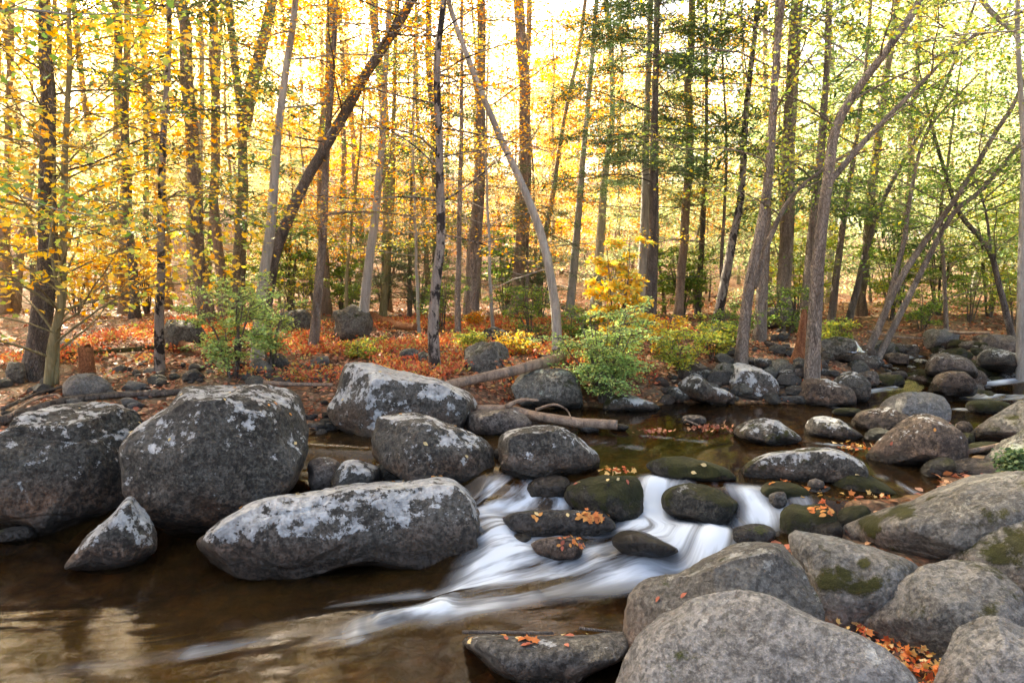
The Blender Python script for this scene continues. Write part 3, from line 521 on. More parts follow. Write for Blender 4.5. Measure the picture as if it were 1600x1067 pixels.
BK = {
 'grey': bark_mat('bark_grey', (.19, .18, .16), (.40, .38, .34), 1, (.42, .43, .41), .60, .35),
 'brown': bark_mat('bark_brown', (.10, .08, .065), (.34, .285, .235), .62),
 'dark': bark_mat('bark_dark', (.06, .052, .045), (.21, .18, .155), .7),
 'mottled': bark_mat('bark_mottled', (.15, .13, .115), (.33, .29, .25), 1, (.035, .03, .028), .50, .5),
 'pink': bark_mat('bark_pinkish', (.19, .135, .10), (.42, .32, .25), .8),
 'olive': bark_mat('bark_olive', (.11, .095, .045), (.26, .23, .13), 1.6, None, .5, .2),
 'rotten': bark_mat('rotten_wood', (.16, .06, .03), (.42, .20, .10), .8),
 'drift': bark_mat('driftwood', (.13, .09, .065), (.40, .29, .21), .9, (.2, .17, .14), .57, .4),
 'driftdark': bark_mat('driftwood_dark', (.05, .04, .033), (.18, .15, .125), .9, (.3, .27, .24), .62, .6),
 'mosslog': bark_mat('mossy_log', (.05, .045, .025), (.15, .14, .07), .9, (.10, .10, .03), .5),
}
def leaf_mat(name, cols, trans=.45):
    m = NT(name); r = m.n('NewGeometry').outputs['Random Per Island']; n = len(cols)
    col = m.ramp(r, [(i / n, c) for i, c in enumerate(cols)], 'CONSTANT')
    hv = m.n('HueSaturation', {'Color': col, 'Value': m.math('MULTIPLY_ADD', m.noise(m.n('TexCoord').outputs['Object'], .9, 3), .9, .55)}).outputs[0]
    a = m.n('BsdfPrincipled', {'Base Color': hv, 'Roughness': .55, 'Specular IOR Level': .25}).outputs[0]
    b = m.n('BsdfTranslucent', {'Color': m.n('HueSaturation', {'Color': hv, 'Saturation': 1.1, 'Value': 1.25}).outputs[0]}).outputs[0]
    return m.finish(None, shader=m.n('MixShader', {0: trans, 1: a, 2: b}).outputs[0])
LM = {
 'yellow': leaf_mat('leaves_yellow', [(.82, .56, .08), (.85, .64, .16), (.74, .36, .05), (.50, .54, .14), (.80, .50, .06), (.40, .50, .12), (.84, .62, .12), (.82, .56, .10)]),
 'gold': leaf_mat('leaves_gold', [(.80, .50, .09), (.74, .40, .06), (.82, .60, .16), (.56, .52, .12), (.76, .42, .06)]),
 'orange': leaf_mat('leaves_orange', [(.78, .40, .06), (.72, .30, .05), (.80, .50, .10), (.56, .40, .08), (.62, .22, .04)]),
 'yg': leaf_mat('leaves_yellow_green', [(.36, .44, .09), (.50, .52, .11), (.24, .36, .08), (.70, .56, .10), (.40, .48, .12)]),
 'green': leaf_mat('leaves_green', [(.16, .28, .06), (.24, .36, .08), (.12, .22, .05), (.38, .42, .09), (.20, .32, .08)]),
 'bush': leaf_mat('leaves_bush_green', [(.33, .50, .17), (.43, .58, .21), (.24, .38, .13), (.58, .62, .20), (.38, .53, .21)]),
 'hemlock': leaf_mat('hemlock_needles', [(.07, .13, .055), (.10, .17, .07), (.13, .20, .08), (.06, .10, .05), (.18, .22, .09)], .3),
 'litter': leaf_mat('fallen_leaves', [(.34, .10, .05), (.42, .18, .09), (.24, .08, .045), (.50, .28, .15), (.38, .13, .08), (.28, .15, .10)], .15),
 'leafbright': leaf_mat('fallen_leaves_bright', [(.62, .20, .05), (.55, .12, .04), (.68, .42, .14), (.45, .10, .04), (.70, .50, .25)], .2),
 'redcover': leaf_mat('red_groundcover', [(.56, .16, .08), (.50, .13, .07), (.64, .25, .10), (.56, .34, .11), (.42, .12, .07), (.38, .36, .11)], .35),
 'pale': leaf_mat('fallen_leaves_pale', [(.66, .50, .28), (.60, .42, .16), (.70, .58, .36)], .2),
}
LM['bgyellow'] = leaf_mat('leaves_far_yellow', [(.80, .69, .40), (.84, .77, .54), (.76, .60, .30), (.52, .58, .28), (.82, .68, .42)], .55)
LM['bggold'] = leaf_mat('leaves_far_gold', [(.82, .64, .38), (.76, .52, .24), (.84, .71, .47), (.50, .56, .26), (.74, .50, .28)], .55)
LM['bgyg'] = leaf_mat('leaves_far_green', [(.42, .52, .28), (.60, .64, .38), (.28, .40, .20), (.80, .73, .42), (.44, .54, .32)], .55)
LEAF = {
 'diamond': (np.array([(0, 0, 0), (.32, .42, .10), (0, 1, -.05), (-.32, .42, .10)]), [[0, 1, 2, 3]]),
 'needle': (np.array([(0, 0, 0), (.11, .4, .02), (0, 1, -.06), (-.11, .4, .02)]), [[0, 1, 2, 3]]),
 'oval': (np.array([(0, 0, 0), (.25, .22, .06), (.3, .55, .08), (0, 1, -.04), (-.3, .55, .08), (-.25, .22, .06)]), [[0, 1, 2, 3, 4, 5]]),
 'maple': (np.array([(0, .05, 0), (.16, .12, .02), (.44, .16, .08), (.34, .36, .05), (.56, .62, .12), (.26, .62, .03), (.0, 1.05, -.08), (-.26, .62, .03), (-.56, .62, .12), (-.34, .36, .05), (-.44, .16, .08), (-.16, .12, .02)]), [[0, 1, 2, 3], [0, 3, 4, 5], [0, 5, 6, 7], [0, 7, 8, 9], [0, 9, 10, 11]]),
}
def leaves_mesh(name, pos, size, rng, shape='diamond', tilt=.5, normal=None, dirs=None):
    N = len(pos); T, F = LEAF[shape]; pos = np.asarray(pos)
    nrm = rng.randn(N, 3) * tilt; nrm[:, 2] += 1
    if normal is not None: nrm = normal + rng.randn(N, 3) * tilt
    nrm /= np.linalg.norm(nrm, axis=1)[:, None]
    d = rng.randn(N, 3) if dirs is None else dirs + rng.randn(N, 3) * .45
    d = d - nrm * (d * nrm).sum(1)[:, None]; d /= np.linalg.norm(d, axis=1)[:, None] + 1e-9
    s = np.cross(d, nrm); sz = np.broadcast_to(np.asarray(size), (N,))
    V = (T[None, :, 0:1] * s[:, None] + T[None, :, 1:2] * d[:, None] + T[None, :, 2:3] * nrm[:, None]) * sz[:, None, None] + pos[:, None]
    per = [len(f) for f in F]; flat = np.concatenate([np.array(f) for f in F]); k = len(T)
    idx = (flat[None] + np.arange(N)[:, None] * k).ravel()
    return npmesh(name, V.reshape(-1, 3), idx, np.tile(per, N) if len(set(per)) > 1 or True else per[0], smooth=False)
class TB:
    def __init__(s): s.v = []; s.f = []; s.n = 0
    def tube(s, pts, rad, sides=6, rough=0., seed=0, cap=True):
        pts = np.asarray(pts, float); rad = np.asarray(rad, float); n = len(pts)
        t = np.gradient(pts, axis=0); t /= np.linalg.norm(t, axis=1)[:, None] + 1e-9
        ref = np.array([0, 1., 0]) if abs(t[0][2]) > .6 else np.array([0, 0, 1.])
        a = np.cross(t, ref); a /= np.linalg.norm(a, axis=1)[:, None] + 1e-9; b = np.cross(t, a)
        th = np.linspace(0, 2 * math.pi, sides, endpoint=False)
        rr = np.repeat(rad[:, None], sides, 1)
        if rough:
            L = np.concatenate([[0], np.cumsum(np.linalg.norm(np.diff(pts, axis=0), axis=1))])
            q = np.stack([np.cos(th)[None] * 1.6 + 0 * L[:, None], np.sin(th)[None] * 1.6 + 0 * L[:, None], L[:, None] * 1.3 + 0 * th[None] + seed], -1)
            rr = rr * (1 + rough * fbm(q, 3))
        V = pts[:, None] + rr[..., None] * (np.cos(th)[None, :, None] * a[:, None] + np.sin(th)[None, :, None] * b[:, None])
        i = np.arange(n * sides).reshape(n, sides) + s.n; j = np.roll(i, -1, 1)
        q = np.stack([i[:-1], j[:-1], j[1:], i[1:]], -1).reshape(-1, 4)
        s.v.append(V.reshape(-1, 3)); s.f += [tuple(x) for x in q]; s.n += n * sides
        if cap: s.f.append(tuple(i[-1])); s.f.append(tuple(i[0][::-1]))
    def mesh(s, name, org=(0, 0, 0)):
        v = np.concatenate(s.v) - np.asarray(org); return npmesh(name, v, np.concatenate([np.array(f) for f in s.f]), [len(f) for f in s.f])
def spline(pts, step):
    pts = np.asarray(pts, float); out = []
    for i in range(len(pts) - 1):
        p0 = pts[max(i - 1, 0)]; p1, p2 = pts[i], pts[i + 1]; p3 = pts[min(i + 2, len(pts) - 1)]
        n = max(2, int(np.linalg.norm(p2 - p1) / step))
        for t in np.linspace(0, 1, n, endpoint=False):
            out.append(.5 * ((2 * p1) + (-p0 + p2) * t + (2 * p0 - 5 * p1 + 4 * p2 - p3) * t * t + (-p0 + 3 * p1 - 3 * p2 + p3) * t ** 3))
    out.append(pts[-1]); return np.array(out)
STY = {  # rise at start, curve per step, limb length, twigs, leaf spread h/v, leaf shape, size
 'beech': (.25, -.02, 2.4, 9, .16, .05, 'oval', .085), 'maple': (.6, -.05, 2.0, 8, .2, .12, 'maple', .10),
 'hemlock': (.05, -.05, 1.7, 11, .09, .025, 'needle', .10), 'oak': (.5, .0, 2.2, 8, .22, .14, 'diamond', .11), 'bare': (.15, -.04, 1.3, 3, 0, 0, 'oval', .06)}
def limb(tb, start, az, rise, curve, L, r0, rng, ntw, acc, nleaf, sh, sv, twl=.38):
    n = 8; d = np.array([math.cos(az), math.sin(az), rise]); d /= np.linalg.norm(d); p = np.array(start, float); pts = [p.copy()]
    for k in range(n):
        d = d + rng.randn(3) * .10 + np.array([0, 0, curve]); d /= np.linalg.norm(d); p = p + d * L / n; pts.append(p.copy())
    pts = np.array(pts); tb.tube(pts, np.linspace(r0, .004, n + 1), 5, cap=False)
    for k in range(ntw):
        fr = .22 + .78 * (k + .5) / ntw; i = min(int(fr * n), n - 1); s = pts[i] + (pts[i + 1] - pts[i]) * (fr * n - i)
        t = pts[i + 1] - pts[i]; side = np.cross(t, (0, 0, 1)); side /= np.linalg.norm(side) + 1e-9
        tl = L * twl * (1 - .55 * fr) * rng.uniform(.7, 1.2); dd = side * (1 if k % 2 else -1) + t / np.linalg.norm(t) * rng.uniform(.5, 1.) + rng.randn(3) * .12
        dd /= np.linalg.norm(dd); tp = [s]
        for j in range(3): dd = dd + rng.randn(3) * .15; dd /= np.linalg.norm(dd); tp.append(tp[-1] + dd * tl / 3)
        tp = np.array(tp); tb.tube(tp, [max(.003, r0 * .25 * (1 - fr) + .004), .005, .003, .002], 3, cap=False)
        if acc is not None:
            u = rng.rand(nleaf) ** .7 * 2.999; ii = u.astype(int); q = tp[ii] + (tp[ii + 1] - tp[ii]) * (u - ii)[:, None]
            acc[0].append(q + rng.randn(nleaf, 3) * np.array([sh, sh, sv])); acc[1].append(np.repeat(dd[None], nleaf, 0))
TREES = []
def tree(name, label, px, w, bark, leafm, style='beech', zl=(2.2, 9), nl=14, H=13, dens=14, L=1., seed=0, group=None, base=None, extra=(), taper=.55, sides=12, flare=.5, bare=0, cat='tree', wob=0.02, size=None):
    rng = np.random.RandomState(seed + 100); b = PG(*px[0]) if base is None else np.array(base, float); Y = b[1]
    pts = [np.array([b[0], Y, b[2] - .15])]
    for q in px[1:]: pts.append(AT(q[0], q[1], Y + rng.uniform(-.1, .1)))
    top = pts[-1]; d = pts[-1] - pts[-2]; d /= np.linalg.norm(d); 
    while pts[-1][2] < H and len(pts) < 40:
        d = d + np.array([0, 0, .35]) + rng.randn(3) * .05; d /= np.linalg.norm(d); pts.append(pts[-1] + d * 1.6)
    pts = spline(pts, .14 if Y < 16 else .4); r0 = w / 2 / FPX * Y
    ln = np.concatenate([[0], np.cumsum(np.linalg.norm(np.diff(pts, axis=0), axis=1))]); tt = ln / ln[-1]
    pts = pts + wob * fbm(np.stack([tt * 9, tt * 0 + seed * 1.7, tt * 0], -1), 2)[:, None] * np.array([1, 1, 0])
    rad = r0 * (1 - (1 - taper) * np.clip(ln / 5., 0, 1)) * np.interp(ln, [0, ln[-1] * .6, ln[-1]], [1, .8, .12]) * (1 + flare * np.exp(-ln / .18))
    root = empty(name, b); tag(root, label, cat, group); tb = TB(); tb.tube(pts, rad, sides, .09, seed)
    for (e, ew) in extra:
        ep = [AT(q[0], q[1], Y + (k * .12)) for k, q in enumerate(e)]; dd = ep[-1] - ep[-2]; dd /= np.linalg.norm(dd)
        if e[-1][1] < 20:
            for k in range(4): dd = dd + np.array([0, 0, .2]); dd /= np.linalg.norm(dd); ep.append(ep[-1] + dd * 1.2)
        ep = spline(ep, .15); er = ew / 2 / FPX * Y
        tb.tube(ep, np.linspace(er, er * .3, len(ep)), 8, .08, seed + 3)
        if leafm:
            acc_e = [(ep[i], i) for i in range(len(ep) // 3, len(ep), max(1, len(ep) // 7))]
            extra_limbs = acc_e
        TREES.append(0)
    acc = [[], []]; rise, curve, LL, nt, sh, sv, shape, lsz = STY[style]; LL *= L
    if seed != 2: dens = max(3, int(dens * {'oak': .8, 'beech': 1.5, 'maple': 1.4, 'hemlock': 2.3}[style]))
    ga = rng.uniform(0, 6); nl = int(nl * .85)
    zt = min(zl[1], 3.4 + .42 * Y); cand = [k for k in range(len(pts)) if zl[0] < pts[k][2] < zt]
    for i in range(nl if cand else 0):
        k = cand[int((i + rng.rand()) / nl * len(cand)) % len(cand)]; ga += 2.4 + rng.uniform(-.4, .4)
        l_ = LL * rng.uniform(.6, 1.25)
        limb(tb, pts[k], ga, rise + rng.uniform(-.15, .15), curve, l_, min(rad[k] * .3, .005 + .0045 * l_), rng, nt, acc if leafm else None, dens, sh, sv)
    for (e, ew) in extra:
        if not leafm: continue
        ep = [AT(q[0], q[1], Y) for q in e]
        for i in range(7):
            u = .3 + .7 * rng.rand(); s = ep[0] + 0; k = u * (len(ep) - 1); j = min(int(k), len(ep) - 2); s = ep[j] + (ep[j + 1] - ep[j]) * (k - j)
            limb(tb, s, rng.uniform(0, 6.3), rise, curve, LL * rng.uniform(.5, .9), .012, rng, nt, acc, dens, sh, sv)
    for i in range(bare):
        ks = [k for k in range(len(pts)) if 1.6 < pts[k][2] < 7.5]; k = ks[rng.randint(len(ks))]
        limb(tb, pts[k], rng.uniform(0, 6.3), rng.uniform(-.1, .35), -.03, rng.uniform(.6, 1.8), .012, rng, 4, None, 0, 0, 0)
    link('trunk', tb.mesh('trunk', b), BK[bark], root)
    if leafm and acc[0]:
        pp = np.concatenate(acc[0]); dd = np.concatenate(acc[1]); zs = (size or lsz) * .66
        link('crown', leaves_mesh('crown', pp - b, zs * rng.uniform(.6, 1.25, len(pp)), rng, shape, .35 if style in ('beech', 'hemlock') else .6, dirs=dd), LM[leafm], root)
    return root
T = tree
T('tree', 'dark thick-barked trunk at the left among yellow leaves', [(45,590),(62,520),(74,440),(76,300),(75,150),(70,0)], 34, 'dark', 'yellow', 'oak', (2.6, 9), 16, 12, 14, seed=1)
T('maple_sapling', 'slender olive sapling at the far left spreading branches of large yellow leaves', [(72,608),(84,540),(96,460),(98,300),(108,120),(110,0)], 14, 'olive', 'yellow', 'maple', (1.0, 5.4), 58, 8, 15, 1.4, seed=2, cat='sapling', size=.112, extra=[([(88,600),(90,540),(92,470),(80,380),(85,250)], 8)])
T('tree', 'brown trunk touching the left edge', [(2,490),(8,350),(14,200),(18,0)], 20, 'pink', 'yellow', 'oak', (2.6, 10), 14, 14, 13, seed=3)
T('tree', 'pinkish straight trunk behind the yellow sapling', [(195,490),(195,350),(196,200),(199,0)], 21, 'pink', 'gold', 'oak', (4, 12), 12, 15, 12, seed=4)
T('tree', 'thin mottled trunk with splintered base left of the green shrub', [(250,575),(251,440),(256,200),(265,60),(265,0)], 15, 'mottled', 'yellow', 'beech', (2.4, 8), 14, 12, 12, seed=5)
T('tree', 'pale grey slim trunk, first of a close pair left of the forked trunk', [(312,485),(312,300),(316,100),(313,0)], 15, 'grey', 'gold', 'oak', (4, 12), 12, 15, 12, seed=6, bare=6)
T('conifer', 'slim brown conifer trunk, second of the close pair, with dark sprays', [(322,480),(333,300),(340,150),(347,0)], 11, 'brown', 'hemlock', 'hemlock', (2.8, 12), 26, 15, 20, seed=7, bare=8)
T('tree', 'brown furrowed trunk that forks high into two stems', [(368,495),(374,400),(380,300),(378,200),(366,100),(357,0)], 24, 'brown', 'yg', 'oak', (4.5, 12), 12, 15, 12, seed=8, extra=[([(378,215),(395,130),(412,60),(428,-15)], 22)])
T('tree', 'smooth pale grey trunk leaning right behind the green shrub', [(402,562),(410,460),(424,340),(440,170),(462,0)], 20, 'grey', 'gold', 'beech', (4.5, 12), 12, 14, 10, seed=9)
T('leaning_tree', 'dark trunk leaning steeply to the right across the orange leaves', [(408,545),(426,410),(470,300),(520,210),(570,120),(620,40),(648,-10)], 20, 'dark', 'orange', 'beech', (4.2, 9), 16, 10, 12, seed=10, taper=.85, flare=.1)
T('tree', 'slightly leaning grey-brown trunk right of the green shrub', [(488,545),(500,420),(510,250),(520,100),(525,0)], 16, 'brown', 'orange', 'beech', (2.6, 9), 14, 14, 10, seed=11)
T('tree', 'grey-brown trunk leaning right in front of the tan boulder', [(562,530),(577,410),(595,250),(601,120),(610,0)], 17, 'grey', 'orange', 'beech', (2.6, 9), 16, 14, 10, seed=12)
T('tree', 'thin greenish trunk behind the leaning pair left of centre', [(598,500),(606,400),(613,300),(616,150),(620,0)], 12, 'olive', 'yg', 'oak', (3, 12), 14, 15, 12, seed=13)
T('tree', 'black and grey mottled trunk standing alone behind the angular boulder', [(680,582),(678,500),(688,350),(685,200),(683,100),(693,0)], 19, 'mottled', 'orange', 'beech', (2.4, 8), 20, 12, 12, seed=14, bare=8)
T('tree', 'wide greenish-brown trunk deep in the woods right of the mottled trunk', [(735,512),(740,400),(748,300),(752,150),(752,0)], 27, 'brown', 'orange', 'beech', (2.6, 11), 16, 15, 14, seed=15)
T('tree', 'thin straight brown trunk between the mottled and the wide trunk', [(715,528),(717,400),(719,250),(722,0)], 10, 'brown', 'orange', 'beech', (3.4, 11), 12, 14, 12, seed=16)
T('leaning_tree', 'bare grey curved trunk sweeping up to the left from the root wad', [(872,560),(868,480),(852,390),(820,300),(778,205),(742,120),(706,20),(700,-20)], 17, 'grey', 'orange', 'beech', (4.8, 8), 10, 9, 10, seed=17, flare=.1, bare=5)
T('conifer', 'grey trunk with many short dead twigs left of the yellow shrub', [(888,500),(898,410),(910,250),(922,130),(932,0)], 15, 'grey', 'gold', 'oak', (4.5, 12), 8, 15, 10, seed=18, bare=16)
T('tree', 'light grey trunk directly behind the yellow shrub', [(930,485),(938,380),(944,290),(956,190),(955,80),(946,0)], 18, 'grey', 'hemlock', 'hemlock', (4, 12), 24, 15, 26, seed=19, bare=12, size=.14)
T('conifer', 'grey straight trunk, left one of the tight pair right of centre', [(1000,505),(1007,350),(1010,200),(1016,0)], 19, 'grey', 'hemlock', 'hemlock', (4.2, 12), 40, 15, 30, 1.15, seed=20, bare=14, size=.15)
T('conifer', 'dark straight trunk, right one of the tight pair right of centre', [(1014,515),(1020,400),(1023,200),(1027,0)], 20, 'dark', 'hemlock', 'hemlock', (3.8, 12), 52, 15, 32, 1.25, seed=21, bare=12, size=.15)
T('tree', 'brown trunk leaning right behind the curved grey one', [(838,490),(848,390),(866,290),(882,180),(905,80),(915,0)], 12, 'pink', 'gold', 'oak', (3.5, 11), 14, 14, 12, seed=22)
T('conifer', 'thin dark conifer with brown-green boughs right of the tight pair', [(1090,495),(1098,350),(1104,200),(1103,0)], 11, 'dark', 'hemlock', 'hemlock', (2.0, 11), 40, 14, 24, seed=23, bare=10)
T('tree', 'lichened trunk bending right then upright, left of the arching trunk', [(1115,520),(1138,410),(1158,300),(1166,180),(1178,60),(1185,0)], 16, 'mottled', 'yg', 'oak', (3, 11), 16, 14, 14, seed=24)
T('tree', 'straight brown trunk close behind the arching trunk', [(1187,530),(1194,400),(1202,250),(1212,100),(1216,0)], 20, 'brown', 'yg', 'maple', (3, 10), 16, 14, 10, seed=25, size=.08)
T('tree', 'trunk on the far bank with a thin stem arching over to the right', [(1157,572),(1166,480),(1182,390),(1200,290),(1207,200),(1215,60),(1222,0)], 20, 'brown', 'yg', 'maple', (3.2, 9), 16, 12, 10, seed=26, size=.08, extra=[([(1178,450),(1200,380),(1235,310),(1290,262),(1350,225)], 11)])
T('split_trunk_tree', 'large pale-topped tree with a red rotten split base on the far bank', [(1268,600),(1274,480),(1280,385),(1294,280),(1306,200),(1340,140),(1400,60),(1442,-10)], 25, 'brown', 'yg', 'maple', (4, 9), 16, 11, 10, seed=27, taper=.5, flare=.3, size=.08, extra=[([(1292,290),(1350,222),(1420,150),(1480,90),(1535,45)], 11)])
T('tree', 'brown trunk partly hidden behind the rotten-based tree', [(1258,520),(1268,380),(1282,250),(1292,100),(1296,0)], 19, 'brown', 'gold', 'oak', (3, 12), 14, 14, 12, seed=28)
T('tree', 'slim trunk right of the rotten-based tree leaning slightly right', [(1298,500),(1316,360),(1338,220),(1355,80),(1360,0)], 12, 'brown', 'yg', 'oak', (3, 11), 14, 14, 12, seed=29)
T('leaning_tree', 'left one of twin dark stems leaning far right over the upper stream', [(1347,562),(1400,450),(1440,385),(1500,300),(1560,200),(1590,150)], 12, 'brown', 'green', 'maple', (2.6, 7), 22, 7, 12, .9, seed=30, taper=.6, size=.075, extra=[([(1385,478),(1412,380),(1422,310),(1450,205),(1530,115)], 9)])
T('leaning_tree', 'right one of twin dark stems leaning far right over the upper stream', [(1362,566),(1412,480),(1452,400),(1492,330),(1540,290)], 11, 'brown', 'green', 'maple', (2.4, 5.5), 18, 5, 12, .9, seed=31, taper=.6, size=.075)
T('leaning_tree', 'thin dark trunk behind the twin stems leaning right', [(1322,510),(1342,440),(1372,330),(1430,220),(1465,160)], 11, 'dark', 'yg', 'oak', (3, 8), 16, 9, 14, seed=32)
T('tree', 'pale lichened trunk cut by the right edge of the picture', [(1597,612),(1596,450),(1600,250),(1592,100),(1590,0)], 15, 'grey', 'yg', 'maple', (3.2, 8), 12, 10, 10, seed=33, size=.08, extra=[([(1592,55),(1560,30),(1530,-5)], 8)])
T('tree', 'pinkish white trunk leaning left near the right edge', [(1606,440),(1585,350),(1556,270),(1530,180),(1525,60)], 15, 'pink', 'yg', 'oak', (4, 12), 14, 13, 12, seed=34)
T('leaning_tree', 'dark crooked stem leaning left beside the right-edge trunk', [(1586,530),(1562,450),(1545,390),(1500,335),(1480,280)], 10, 'dark', 'green', 'maple', (2.2, 6), 18, 6, 12, seed=35, size=.075, extra=[([(1548,395),(1540,330),(1520,270)], 5)])
T('tree', 'pink-brown trunk leaning right at the far left', [(22,480),(38,350),(62,200),(80,60),(85,0)], 14, 'pink', 'yellow', 'oak', (3, 11), 14, 14, 12, seed=36)
T('conifer', 'small hemlock with low dark green boughs left of the mottled trunk', [(640,500),(641,400),(643,300),(645,200)], 8, 'brown', 'hemlock', 'hemlock', (1.4, 7), 46, 8, 26, 1.1, seed=37)
T('conifer', 'small hemlock with spreading green boughs right of the wide trunk', [(822,500),(824,400),(826,330)], 7, 'brown', 'hemlock', 'hemlock', (1.4, 4.6), 34, 5, 28, 1.1, seed=38)

T('maple_tree', 'maple just outside the left edge whose green leaves hang into the top left corner', [(-380, 900), (-372, 300), (-360, 0)], 60, 'grey', 'green', 'maple', (2.5, 5.2), 22, 7, 15, 1.1, seed=41, base=(-4.25, 3.9, .1), size=.085)
T('maple_tree', 'tree just outside the right edge whose thin branches cross the top right corner', [(1960, 900), (1955, 300), (1950, 0)], 60, 'grey', 'yg', 'maple', (3.2, 6), 20, 8, 10, 1.6, seed=42, base=(5.9, 5.4, .6), size=.08)
T('tree', 'thin golden-leaved sapling between the mottled trunk and the leaning pair', [(655, 520), (650, 400), (646, 250), (650, 60)], 6, 'grey', 'gold', 'beech', (2.2, 8), 26, 8, 16, 1.1, seed=43)
T('tree', 'thin orange-leaved sapling right of the mottled trunk', [(770, 520), (765, 400), (760, 250), (764, 60)], 6, 'grey', 'orange', 'beech', (2.6, 8), 26, 8, 16, 1.1, seed=44)
T('tree', 'slim yellow-green sapling leaning over the red groundcover', [(540, 520), (545, 400), (560, 250), (575, 60)], 6, 'olive', 'yg', 'beech', (2.2, 8), 24, 8, 15, 1.1, seed=45)
T('tree', 'slim yellow-leaved tree behind the arching trunk', [(1130, 505), (1128, 400), (1135, 250), (1128, 60)], 7, 'brown', 'yellow', 'beech', (2.4, 8), 26, 9, 15, 1.1, seed=46)
T('tree', 'slender green understory tree behind the twin leaning stems', [(1480, 520), (1475, 430), (1470, 330), (1480, 260)], 7, 'brown', 'green', 'beech', (1.6, 6), 30, 7, 15, 1.1, seed=47)
# ---- shrubs
def shrub(name, label, px, w, h, leafm, n_stem, nleaf, seed, size=.05, shape='oval', cat='shrub', group=None, bark='dark', flat=.5, base=None):
    rng = np.random.RandomState(seed); b = PG(*px) if base is None else np.array(base, float); root = empty(name, b); tag(root, label, cat, group); tb = TB(); acc = [[], []]
    for i in range(n_stem):
        az = rng.uniform(0, 6.3); rr = w / 2 * rng.uniform(.15, .75); hh = h * rng.uniform(.55, 1.)
        p0 = b + np.array([math.cos(az) * .04, math.sin(az) * .04, -.05]); p3 = b + np.array([math.cos(az) * rr, math.sin(az) * rr * .8, hh])
        sp = spline([p0, p0 * .65 + p3 * .35 + np.array([0, 0, .1 * h]), p0 * .3 + p3 * .7 + rng.randn(3) * .04, p3], .08)
        tb.tube(sp, np.linspace(.012 + .004 * h, .003, len(sp)), 5, cap=False)
        for k in range(7):
            s = sp[int(len(sp) * rng.uniform(.25, .98))]; limb(tb, s, rng.uniform(0, 6.3), .25, -.03, w * .3 * rng.uniform(.6, 1.1), .005, rng, 5, acc, nleaf, .035, .02, .45)
    link('stems', tb.mesh('stems', b), BK[bark], root)
    pp = np.concatenate(acc[0]); dd = np.concatenate(acc[1])
    link('foliage', leaves_mesh('foliage', pp - b, size * rng.uniform(.6, 1.3, len(pp)), rng, shape, flat, dirs=dd), LM[leafm], root); return root
shrub('shrub', 'dense green feathery bush overhanging the calm pool beside the root wad', (945, 628), 1.5, 1.25, 'bush', 22, 15, 1, .036)
shrub('shrub', 'tall thin shrub with bright yellow leaves behind the green bush', (965, 575), 1.1, 1.9, 'yellow', 9, 12, 2, .075)
shrub('shrub', 'airy green shrub with dark stems in front of the pale leaning trunk', (365, 590), 1.5, 1.65, 'bush', 9, 17, 3, .04)
shrub('shrub', 'smaller green shrub spray just right of the airy one', (425, 575), .9, 1.2, 'bush', 5, 12, 4, .04)
for i, (px, w, h, lm, lab) in enumerate([((1065, 590), .9, .7, 'yg', 'low yellow-green shrub right of the green bush'), ((1115, 560), .9, .6, 'yg', 'low yellow-green shrub in front of the lichened bending trunk'), ((1035, 560), .8, .8, 'yellow', 'yellow low shrub at the foot of the tight trunk pair'),
    ((1150, 540), 1.1, .7, 'green', 'green low shrub left of the straight brown trunk'), ((1300, 545), .8, .6, 'yg', 'yellow-green low shrub behind the round brown-grey boulder'), ((1440, 515), 1.6, 1.0, 'green', 'wide green shrub on the slope above the upper stream'),
    ((1515, 505), 1.8, 1.5, 'green', 'green understory shrub near the right edge'), ((1585, 510), 1.6, 1.6, 'yg', 'yellow-green understory shrub at the right edge'), ((560, 500), 1.5, 1.1, 'green', 'green shrub behind the tan boulder'), ((470, 500), 1.4, 1.4, 'yg', 'yellow-green shrub between two left trunks'),
    ((690, 520), 1.4, 1.3, 'green', 'dark green shrub behind the mottled trunk'), ((830, 530), 1.4, 1.0, 'green', 'green shrub left of the curved grey trunk'), ((900, 540), 1.0, .7, 'green', 'green shrub behind the root wad'), ((1230, 525), 1.3, 1.0, 'green', 'green shrub beside the trunk arch'),
    ((1390, 500), 1.4, 1.6, 'yg', 'tall yellow-green shrub behind the twin leaning stems'), ((800, 555), .8, .3, 'yellow', 'low yellow sprigs over the red groundcover'), ((735, 545), .7, .3, 'yg', 'low yellow-green sprigs beside the cracked boulder'), ((560, 560), .8, .28, 'yg', 'low yellow-green sprigs left of the angular boulder'), ((735, 515), .5, .35, 'orange', 'little orange sapling before the wide trunk'), ((1575, 745), .15, .09, 'hemlock', 'small green plant growing on the lichen-crusted right boulder')]):
    shrub('shrub', lab, px, w, h, lm, 6, 10, 30 + i, .042 if h > .5 else .035, base=None if i < 19 else P(1590, 735, .62))

